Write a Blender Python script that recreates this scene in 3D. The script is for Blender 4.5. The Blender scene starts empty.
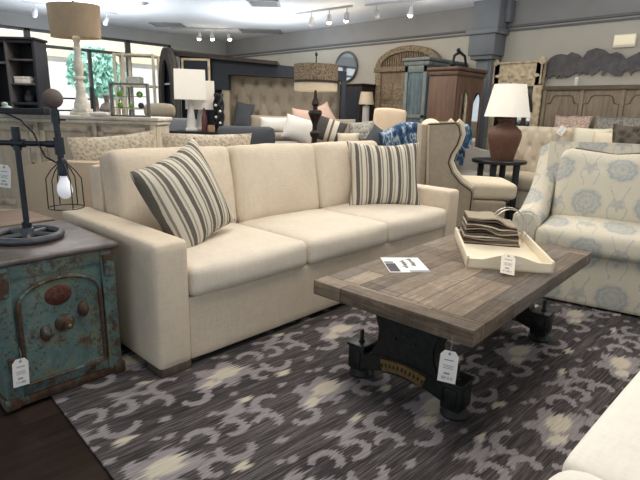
import bpy, bmesh, math, random
from mathutils import Vector, Matrix, Euler, noise as mnoise
random.seed(7)
PI = math.pi
scene = bpy.context.scene
COL = scene.collection
FACE = -0.778          # yaw of things that stand square to the shop aisle the viewer looks along

# ------------------------------------------------------------------ node expressions
class Ex:
    """tiny algebra that compiles to Math nodes"""
    def __init__(s, nt, v): s.nt, s.v = nt, v
    def op(s, o, *a, clamp=False):
        n = s.nt.nodes.new('ShaderNodeMath'); n.operation = o; n.use_clamp = clamp
        for i, x in enumerate((s,) + a):
            if isinstance(x, Ex):
                if isinstance(x.v, (int, float)): n.inputs[i].default_value = x.v
                else: s.nt.links.new(x.v, n.inputs[i])
            else: n.inputs[i].default_value = x
        return Ex(s.nt, n.outputs[0])
    def __add__(s, b): return s.op('ADD', b)
    __radd__ = __add__
    def __mul__(s, b): return s.op('MULTIPLY', b)
    __rmul__ = __mul__
    def __sub__(s, b): return s.op('SUBTRACT', b)
    def __rsub__(s, b): return Ex(s.nt, float(b)).op('SUBTRACT', s)
    def __truediv__(s, b): return s.op('DIVIDE', b)
    def abs(s): return s.op('ABSOLUTE')
    def fract(s): return s.op('FRACT')
    def floor(s): return s.op('FLOOR')
    def lt(s, b): return s.op('LESS_THAN', b)
    def gt(s, b): return s.op('GREATER_THAN', b)
    def mn(s, b): return s.op('MINIMUM', b)
    def mx(s, b): return s.op('MAXIMUM', b)
    def sqrt(s): return s.op('SQRT')
    def sin(s): return s.op('SINE')
    def cos(s): return s.op('COSINE')
    def soft(s, edge, w):            # 1 below edge, 0 above, soft over w
        return ((edge - s) * (1.0 / w) + 0.5).op('ADD', 0.0, clamp=True)
def hyp(a, b): return (a * a + b * b).sqrt()
def atan2(a, b): return a.op('ARCTAN2', b)

class Mat:
    def __init__(s, name, rough=.7, metal=0.0, spec=.3):
        s.m = bpy.data.materials.new(name); s.m.use_nodes = True
        s.nt = s.m.node_tree; s.b = s.nt.nodes['Principled BSDF']
        s.b.inputs['Roughness'].default_value = rough; s.b.inputs['Metallic'].default_value = metal
        s.b.inputs['Specular IOR Level'].default_value = spec
        tc = s.nt.nodes.new('ShaderNodeTexCoord'); s.co = tc.outputs['Object']
        sp = s.nt.nodes.new('ShaderNodeSeparateXYZ'); s.nt.links.new(s.co, sp.inputs[0])
        s.x, s.y, s.z = (Ex(s.nt, sp.outputs[i]) for i in range(3))
    def vec(s, x, y=0.0, z=0.0):
        n = s.nt.nodes.new('ShaderNodeCombineXYZ')
        for i, q in enumerate((x, y, z)):
            if isinstance(q, Ex): s.nt.links.new(q.v, n.inputs[i])
            else: n.inputs[i].default_value = q
        return n.outputs[0]
    def noise(s, scale=5, detail=3, rough=.55, vec=None, dist=0.0):
        n = s.nt.nodes.new('ShaderNodeTexNoise'); s.nt.links.new(vec if vec is not None else s.co, n.inputs['Vector'])
        n.inputs['Scale'].default_value = scale; n.inputs['Detail'].default_value = detail
        n.inputs['Roughness'].default_value = rough; n.inputs['Distortion'].default_value = dist
        return Ex(s.nt, n.outputs['Fac'])
    def voro(s, scale, feature='F1', vec=None, out='Distance'):
        n = s.nt.nodes.new('ShaderNodeTexVoronoi'); n.feature = feature
        s.nt.links.new(vec if vec is not None else s.co, n.inputs['Vector']); n.inputs['Scale'].default_value = scale
        return Ex(s.nt, n.outputs[out])
    def mix(s, f, a, b):
        n = s.nt.nodes.new('ShaderNodeMix'); n.data_type = 'RGBA'
        if isinstance(f, Ex): s.nt.links.new(f.v, n.inputs[0])
        else: n.inputs[0].default_value = f
        for i, q in ((6, a), (7, b)):
            if isinstance(q, tuple): n.inputs[i].default_value = (*q, 1) if len(q) == 3 else q
            else: s.nt.links.new(q, n.inputs[i])
        return n.outputs[2]
    def ramp(s, f, stops, const=False):
        n = s.nt.nodes.new('ShaderNodeValToRGB'); s.nt.links.new(f.v, n.inputs[0])
        r = n.color_ramp; r.interpolation = 'CONSTANT' if const else 'LINEAR'
        while len(r.elements) < len(stops): r.elements.new(.5)
        for e, (p, c) in zip(r.elements, stops): e.position = p; e.color = (*c, 1)
        return n.outputs[0]
    def color(s, c):
        if isinstance(c, tuple): s.b.inputs['Base Color'].default_value = (*c, 1)
        else: s.nt.links.new(c, s.b.inputs['Base Color'])
        return s
    def rough(s, e): s.nt.links.new(e.v, s.b.inputs['Roughness']); return s
    def bump(s, e, strength=.3, dist=.01):
        n = s.nt.nodes.new('ShaderNodeBump'); n.inputs['Strength'].default_value = strength
        n.inputs['Distance'].default_value = dist
        s.nt.links.new(e.v, n.inputs['Height']); s.nt.links.new(n.outputs[0], s.b.inputs['Normal']); return s

def sc(c, k): return tuple(min(1, max(0, v * k)) for v in c)
def plain(name, c, rough=.6, metal=0.0, var=.12, scale=8, spec=.3):
    m = Mat(name, rough, metal, spec); n = m.noise(scale, 3)
    m.color(m.ramp(n, [(.3, sc(c, 1 - var)), (.7, sc(c, 1 + var))])); return m.m
def fabric(name, c, var=.06, weave=260, bump=.12):
    m = Mat(name, .95, 0, .1)
    a = m.noise(1, 2, .5, m.vec(m.x * weave, m.y * weave * .12, m.z * weave * .12))
    b = m.noise(1, 2, .5, m.vec(m.x * weave * .12, m.y * weave * .5, m.z * weave))
    w = (a + b) * .5; big = m.noise(6, 2)
    t = w * .7 + big * .3
    m.color(m.ramp(t, [(.35, sc(c, 1 - var * 2)), (.62, sc(c, 1 + var))])); m.bump(w, bump, .004); return m.m
def wood(name, c, c2, rough=.55, axis='x', scale=3, grain=22):
    m = Mat(name, rough, 0, .3)
    k = dict(x=(.12, 1, 1), y=(1, .12, 1), z=(1, 1, .12))[axis]
    v = m.vec(m.x * k[0], m.y * k[1], m.z * k[2])
    n = m.noise(grain, 4, .65, v, .6); n2 = m.noise(scale, 2)
    t = n * .75 + n2 * .25
    m.color(m.ramp(t, [(.32, c2), (.66, c)])); m.bump(n, .15, .004); return m.m
def emit(name, c, k):
    m = Mat(name, .5); m.color(c); m.b.inputs['Emission Color'].default_value = (*c, 1)
    m.b.inputs['Emission Strength'].default_value = k; return m.m
def stripes(name, period, stops, var=.05):
    m = Mat(name, .95, 0, .1)
    wob = m.noise(14, 2) * .006
    f = ((m.x + wob) / period + .5).fract()
    c = m.ramp(f, stops, True)
    n = m.noise(1, 2, .5, m.vec(m.x * 60, m.y * 60, m.z * 320))
    m.color(m.mix(n * .35, c, (.32, .29, .25))); m.bump(n, .12, .004); return m.m

# ------------------------------------------------------------------ mesh builder
class MB:
    def __init__(s): s.bm = bmesh.new()
    def _take(s, other, M=None):
        if M is not None: bmesh.ops.transform(other, matrix=M, verts=other.verts)
        me = bpy.data.meshes.new('tmp'); other.to_mesh(me); other.free()
        s.bm.from_mesh(me); bpy.data.meshes.remove(me); return s
    def box(s, c, d, bev=.004, seg=2, M=None, taper=1.0):
        b = bmesh.new(); bmesh.ops.create_cube(b, size=1)
        for v in b.verts:
            k = taper if v.co.z < 0 else 1
            v.co = Vector((v.co.x * d[0] * k, v.co.y * d[1] * k, v.co.z * d[2]))
        bev = min(bev, min(d) * .49)
        if bev > 0: bmesh.ops.bevel(b, geom=b.edges[:], offset=bev, segments=seg, affect='EDGES', profile=.5)
        T = Matrix.Translation(c)
        return s._take(b, (M @ T) if M is not None else T)
    def span(s, a, b, bev=.004, seg=2, M=None):
        return s.box(tuple((a[i] + b[i]) / 2 for i in range(3)), tuple(abs(b[i] - a[i]) for i in range(3)), bev, seg, M)
    def soft(s, c, d, r=.04, crown=(0, 0, 0), n=10, M=None, wob=0.0, seed=0):
        """upholstered block: rounded box whose faces bulge by crown on each axis"""
        b = bmesh.new(); bmesh.ops.create_cube(b, size=2)
        bmesh.ops.subdivide_edges(b, edges=b.edges[:], cuts=n, use_grid_fill=True)
        h = [q / 2 for q in d]; r = min(r, min(h) * .98)
        for v in b.verts:
            u = [max(-1, min(1, q)) for q in v.co]
            # denser near the edges
            u = [math.copysign(1 - (1 - abs(q)) ** 1.6, q) for q in u]
            p = Vector([u[i] * h[i] for i in range(3)])
            core = Vector([max(-(h[i] - r), min(h[i] - r, p[i])) for i in range(3)])
            dlt = p - core
            if dlt.length > 1e-9: p = core + dlt.normalized() * r
            for i in range(3):
                j, k = (i + 1) % 3, (i + 2) % 3
                f = (1 - (p[j] / h[j]) ** 2) * (1 - (p[k] / h[k]) ** 2)
                p[i] += crown[i] * max(0, f) * (p[i] / h[i])
            if wob:
                p += Vector(mnoise.noise_vector(p * 5 + Vector((seed * 3.1, seed, 1)))) * wob
            v.co = p
        T = Matrix.Translation(c)
        return s._take(b, (M @ T) if M is not None else T)
    def pillow(s, w, h, t, M=None, n=18, pinch=.06, wob=.006, seed=0):
        """knife edge cushion in local x,z with thickness along y"""
        b = bmesh.new(); vs = {}
        for side in (-1, 1):
            for i in range(n + 1):
                for j in range(n + 1):
                    if side == 1 and (i in (0, n) or j in (0, n)): vs[side, i, j] = vs[-1, i, j]; continue
                    u = -1 + 2 * i / n; v = -1 + 2 * j / n
                    u = math.copysign(1 - (1 - abs(u)) ** 1.3, u); v = math.copysign(1 - (1 - abs(v)) ** 1.3, v)
                    th = max(0, (1 - abs(u) ** 2.4)) ** .55 * max(0, (1 - abs(v) ** 2.4)) ** .55
                    x = u * w / 2 * (1 - pinch * (1 - v * v)); z = v * h / 2 * (1 - pinch * (1 - u * u))
                    p = Vector((x, side * t / 2 * th, z))
                    p += Vector(mnoise.noise_vector(Vector((x * 6 + seed * 5, side * .3, z * 6)))) * wob
                    vs[side, i, j] = b.verts.new(p)
            for i in range(n):
                for j in range(n):
                    q = [vs[side, i, j], vs[side, i + 1, j], vs[side, i + 1, j + 1], vs[side, i, j + 1]]
                    if side == 1: q.reverse()
                    b.faces.new(q)
        return s._take(b, M)
    def lathe(s, prof, seg=28, M=None, closed=True):
        b = bmesh.new(); rings = []
        for r, z in prof:
            rings.append([b.verts.new((r * math.cos(2 * PI * k / seg), r * math.sin(2 * PI * k / seg), z)) for k in range(seg)])
        for a, c in zip(rings, rings[1:]):
            for k in range(seg): b.faces.new([a[k], a[(k + 1) % seg], c[(k + 1) % seg], c[k]])
        if closed:
            b.faces.new(list(reversed(rings[0]))); b.faces.new(rings[-1])
        return s._take(b, M)
    def tube(s, pts, r, seg=8, closed=False, M=None):
        b = bmesh.new(); pts = [Vector(p) for p in pts]; rings = []; N = len(pts)
        rr = r if isinstance(r, (list, tuple)) else [r] * N
        up = Vector((0, 0, 1)); prev = None
        for i, p in enumerate(pts):
            if closed: t = pts[(i + 1) % N] - pts[i - 1]
            else: t = pts[min(i + 1, N - 1)] - pts[max(i - 1, 0)]
            t.normalize()
            if prev is None:
                a = t.cross(up)
                if a.length < .1: a = t.cross(Vector((1, 0, 0)))
            else: a = prev - t * prev.dot(t)
            a.normalize(); prev = a; c = t.cross(a)
            rings.append([b.verts.new(p + (a * math.cos(2 * PI * k / seg) + c * math.sin(2 * PI * k / seg)) * rr[i]) for k in range(seg)])
        prs = list(zip(rings, rings[1:])) + ([(rings[-1], rings[0])] if closed else [])
        for a, c in prs:
            for k in range(seg): b.faces.new([a[k], a[(k + 1) % seg], c[(k + 1) % seg], c[k]])
        if not closed:
            b.faces.new(list(reversed(rings[0]))); b.faces.new(rings[-1])
        return s._take(b, M)
    def cyl(s, a, b, r, seg=16, M=None, r2=None): return s.tube([a, b], [r, r if r2 is None else r2], seg, M=M)
    def prism(s, poly, y0, y1, M=None, bev=0.0):
        """outline in x,z extruded along y"""
        b = bmesh.new(); f = b.faces.new([b.verts.new((x, y0, z)) for x, z in poly])
        bmesh.ops.recalc_face_normals(b, faces=[f])
        g = bmesh.ops.extrude_face_region(b, geom=[f])
        for v in g['geom']:
            if isinstance(v, bmesh.types.BMVert): v.co.y = y1
        bmesh.ops.recalc_face_normals(b, faces=b.faces[:])
        if bev: bmesh.ops.bevel(b, geom=[e for e in b.edges if abs(e.verts[0].co.y - e.verts[1].co.y) < 1e-6], offset=bev, segments=2, affect='EDGES')
        return s._take(b, M)
    def ball(s, c, r, sub=2, k=(1, 1, 1), M=None):
        b = bmesh.new(); bmesh.ops.create_icosphere(b, subdivisions=sub, radius=r)
        for v in b.verts: v.co = Vector((v.co.x * k[0], v.co.y * k[1], v.co.z * k[2])) + Vector(c)
        return s._take(b, M)
    def sheet(s, f, nu, nv, M=None, thick=0.0):
        b = bmesh.new(); g = [[b.verts.new(f(i / nu, j / nv)) for j in range(nv + 1)] for i in range(nu + 1)]
        for i in range(nu):
            for j in range(nv): b.faces.new([g[i][j], g[i + 1][j], g[i + 1][j + 1], g[i][j + 1]])
        if thick:
            bmesh.ops.recalc_face_normals(b, faces=b.faces[:]); bmesh.ops.solidify(b, geom=b.faces[:], thickness=thick)
        return s._take(b, M)
    def build(s, name, m, parent=None, label=None, sharp=35, loc=None, rot=None):
        bm = s.bm; bmesh.ops.recalc_face_normals(bm, faces=bm.faces[:])
        me = bpy.data.meshes.new(name)
        for f in bm.faces: f.smooth = True
        ang = math.radians(sharp)
        for e in bm.edges:
            if len(e.link_faces) == 2 and e.calc_face_angle(0) > ang: e.smooth = False
        bm.to_mesh(me); bm.free(); me.materials.append(m)
        o = bpy.data.objects.new(name, me); COL.objects.link(o)
        if parent is not None: o.parent = parent
        if loc is not None: o.location = loc
        if rot is not None: o.rotation_euler = rot
        if label: o['label'] = label
        return o

def tag(o, label, cat, group=None):
    o['label'] = label; o['category'] = cat
    if group: o['group'] = group
    return o
def thing(name, label, cat, loc=(0, 0, 0), rz=0.0, group=None, rot=None):
    o = bpy.data.objects.new(name, None); COL.objects.link(o); o.empty_display_size = .1
    o.location = loc; o.rotation_euler = rot if rot is not None else (0, 0, rz)
    return tag(o, label, cat, group)
def struct(o): o['kind'] = 'structure'; return o
def dup(root, loc, label, rz=None, group=None):
    r = root.copy(); COL.objects.link(r); r.location = loc; r['label'] = label
    if rz is not None: r.rotation_euler = (0, 0, rz)
    if group: r['group'] = group
    for ch in list(root.children):
        c = ch.copy(); COL.objects.link(c); c.parent = r
        for g in list(ch.children):
            d = g.copy(); COL.objects.link(d); d.parent = c
    return r
def RT(loc=(0, 0, 0), rx=0, ry=0, rz=0): return Matrix.Translation(loc) @ Euler((rx, ry, rz)).to_matrix().to_4x4()
def arc(cx, cz, r, a0, a1, n, k=1.0): return [(cx + r * math.cos(a0 + (a1 - a0) * i / n), cz + k * r * math.sin(a0 + (a1 - a0) * i / n)) for i in range(n + 1)]
def tufted(w, h, t, sx, sz, depth=.03):
    """buttoned panel: front at y=0 facing -y, standing on z=0, centred in x"""
    def near(x, z):
        best = 9
        r0 = round(z / sz)
        for r in (r0 - 1, r0, r0 + 1):
            off = .5 * sx if r % 2 else 0
            c = round((x - off) / sx)
            for q in (c - 1, c, c + 1):
                best = min(best, math.hypot(x - off - q * sx, z - r * sz))
        return best
    nx = max(16, int(w / sx * 10)); nz = max(10, int(h / sz * 7))
    m = MB()
    def f(u, v):
        x = (u - .5) * w; z = v * h
        d = near(x, z); e = min(u, 1 - u) * w; e2 = min(1 - v, 1) * h
        edge = min(1, min(e, e2) / .05)
        fold = abs(((x / sx + z / sz / 2) + .5) % 1 - .5); fold2 = abs(((x / sx - z / sz / 2) + .5) % 1 - .5)
        y = -depth * (1 - math.exp(-(d / (.22 * sx)) ** 2)) - depth * .35 * min(1, min(fold, fold2) * 8)
        return (x, y * edge + (1 - edge) * .0, z)
    m.sheet(f, nx, nz)
    m.span((-w / 2, 0.001, 0), (w / 2, t, h), .01)
    return m
# ------------------------------------------------------------------ materials
def rug_mat():
    m = Mat('ikat_rug', .97, 0, .08)
    st = m.noise(1, 2, .6, m.vec(m.x * 3.0, m.y * 95.0)) - .5
    st2 = m.noise(1, 1, .5, m.vec(m.x * 2.0, m.y * 42.0, 4.0)) - .5
    jag = st * 1.0 + st2 * .5
    row = ((m.y / .42) + .5).floor()
    q = m.y - row * .42
    def cell(amp):
        uu = (m.x + (jag if amp > .1 else st) * amp - row * -.27 - .12) / .80 + .5
        return (uu.fract() - .5) * .80
    pf, ps = cell(.15), cell(.085)
    core = hyp((pf - .03) / 1.7, q - .008).soft(.046, .014).mx(hyp((pf + .085) / 1.4, q + .035).soft(.030, .012))
    th = atan2(q, pf)
    pet = (hyp(pf / 1.45, q) + (th * 5.0).sin() * .022 + st * .05).soft(.098, .012)
    def c_scroll(cx, cy, r, dx, dy, w=.0135, k=.85, cut=-.35):
        a, b = (ps - cx) * k, q - cy
        d = hyp(a, b)
        taper = (a * dx + b * dy) / r
        open_ = taper.gt(cut)
        ringd = (d - r).abs() - taper * .004
        return ringd.soft(w, .007) * open_
    scroll = c_scroll(.20, .06, .050, .8, .6).mx(c_scroll(.275, -.075, .056, -.5, -.85)).mx(c_scroll(.165, -.115, .040, -.9, .4)) \
        .mx(c_scroll(.33, .045, .046, .9, -.4)).mx(c_scroll(-.19, -.085, .050, .3, -.95)).mx(c_scroll(-.245, .085, .054, -.7, .7)) \
        .mx(c_scroll(-.335, -.02, .044, .8, .6))
    px_ = pf.abs() - .40
    qx = q - .13
    arms = (qx.abs() - px_.abs() * .62).abs().soft(.017, .012) * hyp(px_ / 1.3, qx).soft(.088, .012)
    knot = hyp(px_ / 1.5, qx).soft(.032, .014)
    dots = hyp((ps - .12) / 1.5, q - .155).soft(.016, .010).mx(hyp((ps - .075) / 1.5, q - .175).soft(.012, .008)).mx(hyp((ps + .11) / 1.5, q - .165).soft(.016, .010)) \
        .mx(hyp((ps + .37) / 1.5, q + .15).soft(.018, .010)).mx(hyp((ps + .05) / 1.5, q + .175).soft(.014, .01))
    buds = hyp((pf - .24) / 1.6, q + .175).soft(.022, .014).mx(hyp((pf + .30) / 1.6, q - .175).soft(.018, .012))
    grey = pet.mx(scroll).mx(arms).mx(knot).mx(dots)
    fib = m.noise(1, 3, .65, m.vec(m.x * 6.0, m.y * 120.0, 2.0)); fine = m.noise(420, 1)
    big = m.noise(1, 2, .5, m.vec(m.x * .8, m.y * 14.0, 7.0))
    ground = m.ramp(fib * .55 + fine * .2 + big * .25, [(.36, (.016, .014, .015)), (.50, (.066, .058, .059)), (.64, (.17, .153, .152))])
    silver = m.ramp(fib * .6 + fine * .4, [(.35, (.20, .18, .188)), (.65, (.36, .33, .34))])
    cream = m.ramp(fib * .6 + fine * .4, [(.35, (.42, .375, .30)), (.65, (.61, .555, .455))])
    c = m.mix(grey * .9, ground, silver)
    c = m.mix(core.mx(buds) * .95, c, cream)
    m.color(c); m.bump(fib + fine, .25, .004); return m.m
def floral_mat():
    m = Mat('floral_linen', .95, 0, .1)
    wob = (m.noise(26, 3) - .5) * .035
    u = m.x + m.y * .15 + wob; v = m.z + m.y * .55 + wob
    row = (v / .27 + .12).floor()
    q = v - (row - .12) * .27 - .135
    uu = (u + row * .20) / .40 + .5
    p = (uu.fract() - .5) * .40
    r = hyp(p, q); th = atan2(q, p)
    pet = r + (th * 9.0).sin() * .005
    med = (pet - .082).abs().soft(.014, .014).mx((pet - .050).abs().soft(.010, .012)).mx(r.soft(.02, .015)) 
    wash = r.soft(.098, .04)
    side = hyp(p.abs() - .20, q)
    stem = (p.abs() - .155 - (q * 34.0).sin() * .014).abs().soft(.003, .004)
    leaf = (side + (atan2(q, p.abs() - .20) * 5.0).sin() * .012).soft(.040, .02)
    n = m.noise(40, 3)
    ink = (med * .80).mx(wash * .50).mx(stem * .75).mx(leaf * .60) * (n * 1.1 + .25)
    w = m.noise(1, 2, .5, m.vec(m.x * 240, m.y * 30, m.z * 240))
    base = m.ramp(w, [(.3, (.58, .535, .43)), (.7, (.68, .63, .52))])
    m.color(m.mix(ink.op('ADD', 0.0, clamp=True), base, (.285, .33, .375))); m.bump(w, .1, .004); return m.m
def patina_mat(name='patina', dark=.0):
    m = Mat(name, .55, .1, .35)
    n = m.noise(9, 6, .68, None, .6); n2 = m.noise(34, 5, .7); n3 = m.noise(4, 3)
    streak = m.noise(1, 4, .6, m.vec(m.x * 26, m.y * 26, m.z * 5))
    paint = m.ramp(n3 * .6 + n2 * .4, [(.3, (.045, .08, .078)), (.5, (.10, .16, .152)), (.66, (.18, .235, .195))])
    olive = m.mix(m.noise(6, 4, .6, m.vec(m.x, m.y + 3.0, m.z)).op('GREATER_THAN', .54) * .5, paint, (.16, .16, .085))
    rust = m.ramp(n2, [(.35, (.030, .018, .013)), (.65, (.10, .052, .03))])
    t = (n * .5 + n2 * .3 + streak * .2 + dark)
    speck = (m.noise(95, 3, .7) * .6 + n * .4).op('GREATER_THAN', .555) * .8
    f = ((t - .52 ) * 14.0).op('ADD', 0.0, clamp=True).mx(speck)
    m.color(m.mix(f, olive, rust)); m.bump(n2 - f * .3, .4, .006); return m.m
def tabletop_mat(rot=False):
    m = Mat('reclaimed_planks_end' if rot else 'reclaimed_planks', .62, 0, .3)
    a, b = (m.y, m.x) if rot else (m.x, m.y)
    row = (b / .098).floor()
    off = (row * 12.9898).sin() * 43.7
    bid = ((a / .62 + off).floor() * 7.31 + row * 3.17).sin() * 437.5
    tone = bid.fract()
    seam = ((b / .098).fract() - .5).abs().gt(.475).mx(((a / .62 + off).fract() - .5).abs().gt(.494))
    g = m.noise(1, 5, .65, m.vec(a * 5.0, b * 60.0, m.z * 60.0), .7); n = m.noise(5, 4); saw = m.noise(1, 2, .5, m.vec(a * 90, b * 4, m.z))
    knot = m.noise(16, 5, .75)
    t = g * .40 + n * .16 + tone * .20 + saw * .08 + knot * .20 - .02
    c = m.ramp(t, [(.28, (.040, .028, .021)), (.44, (.125, .092, .066)), (.58, (.235, .18, .128)), (.72, (.42, .34, .25))])
    hue = ((bid * 3.7).sin() * 91.7).fract()
    c = m.mix(hue.gt(.62) * .45, c, m.ramp(t, [(.3, (.05, .046, .045)), (.7, (.25, .23, .21))]))
    m.color(m.mix(seam * .7, c, (.035, .025, .018))); m.bump(g - seam * .8, .5, .006); return m.m
def carved_mat(name, c, c2, scale=26):
    m = Mat(name, .7, 0, .25)
    a = m.voro(scale); n = m.noise(scale * .6, 4, .6, None, 1.2)
    t = a * .6 + n * .6
    m.color(m.ramp(t, [(.35, c2), (.7, c)])); m.bump(t, .8, .02); return m.m
def glass_mat():
    m = bpy.data.materials.new('window_glass'); m.use_nodes = True; nt = m.node_tree; nt.nodes.clear()
    o = nt.nodes.new('ShaderNodeOutputMaterial'); a = nt.nodes.new('ShaderNodeBsdfTransparent'); g = nt.nodes.new('ShaderNodeBsdfGlossy')
    g.inputs['Roughness'].default_value = .02; mx = nt.nodes.new('ShaderNodeMixShader'); mx.inputs[0].default_value = .07
    nt.links.new(a.outputs[0], mx.inputs[1]); nt.links.new(g.outputs[0], mx.inputs[2]); nt.links.new(mx.outputs[0], o.inputs[0]); return m
def mirror_mat():
    m = Mat('mirror_glass', .04, 1.0); n = m.noise(5, 3)
    m.color(m.ramp(n, [(.3, (.80, .82, .82)), (.7, (.90, .91, .91))])); return m.m
def band_wall(name, low, high, zcut):
    m = Mat(name, .9, 0, .15); n = m.noise(2.5, 3)
    f = (m.z - zcut).gt(0.0)
    a = m.ramp(n, [(.3, sc(low, .96)), (.7, sc(low, 1.03))]); b = m.ramp(n, [(.3, sc(high, .95)), (.7, sc(high, 1.04))])
    m.color(m.mix(f, a, b)); return m.m
def floor_mat():
    m = Mat('dark_wood_floor', .34, 0, .25)
    row = (m.y / .13).floor(); off = (row * 12.9898).sin() * 43.7
    tone = (((m.x / 1.1 + off).floor() * 7.3 + row * 3.1).sin() * 437.5).fract()
    seam = ((m.y / .13).fract() - .5).abs().gt(.485)
    g = m.noise(1, 4, .6, m.vec(m.x * 3, m.y * 40))
    t = g * .6 + tone * .3
    c = m.ramp(t, [(.25, (.018, .011, .008)), (.6, (.034, .023, .018)), (.8, (.055, .037, .028))])
    m.color(m.mix(seam * .8, c, (.008, .006, .005))); m.rough(g * .25 + .2); return m.m

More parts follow.
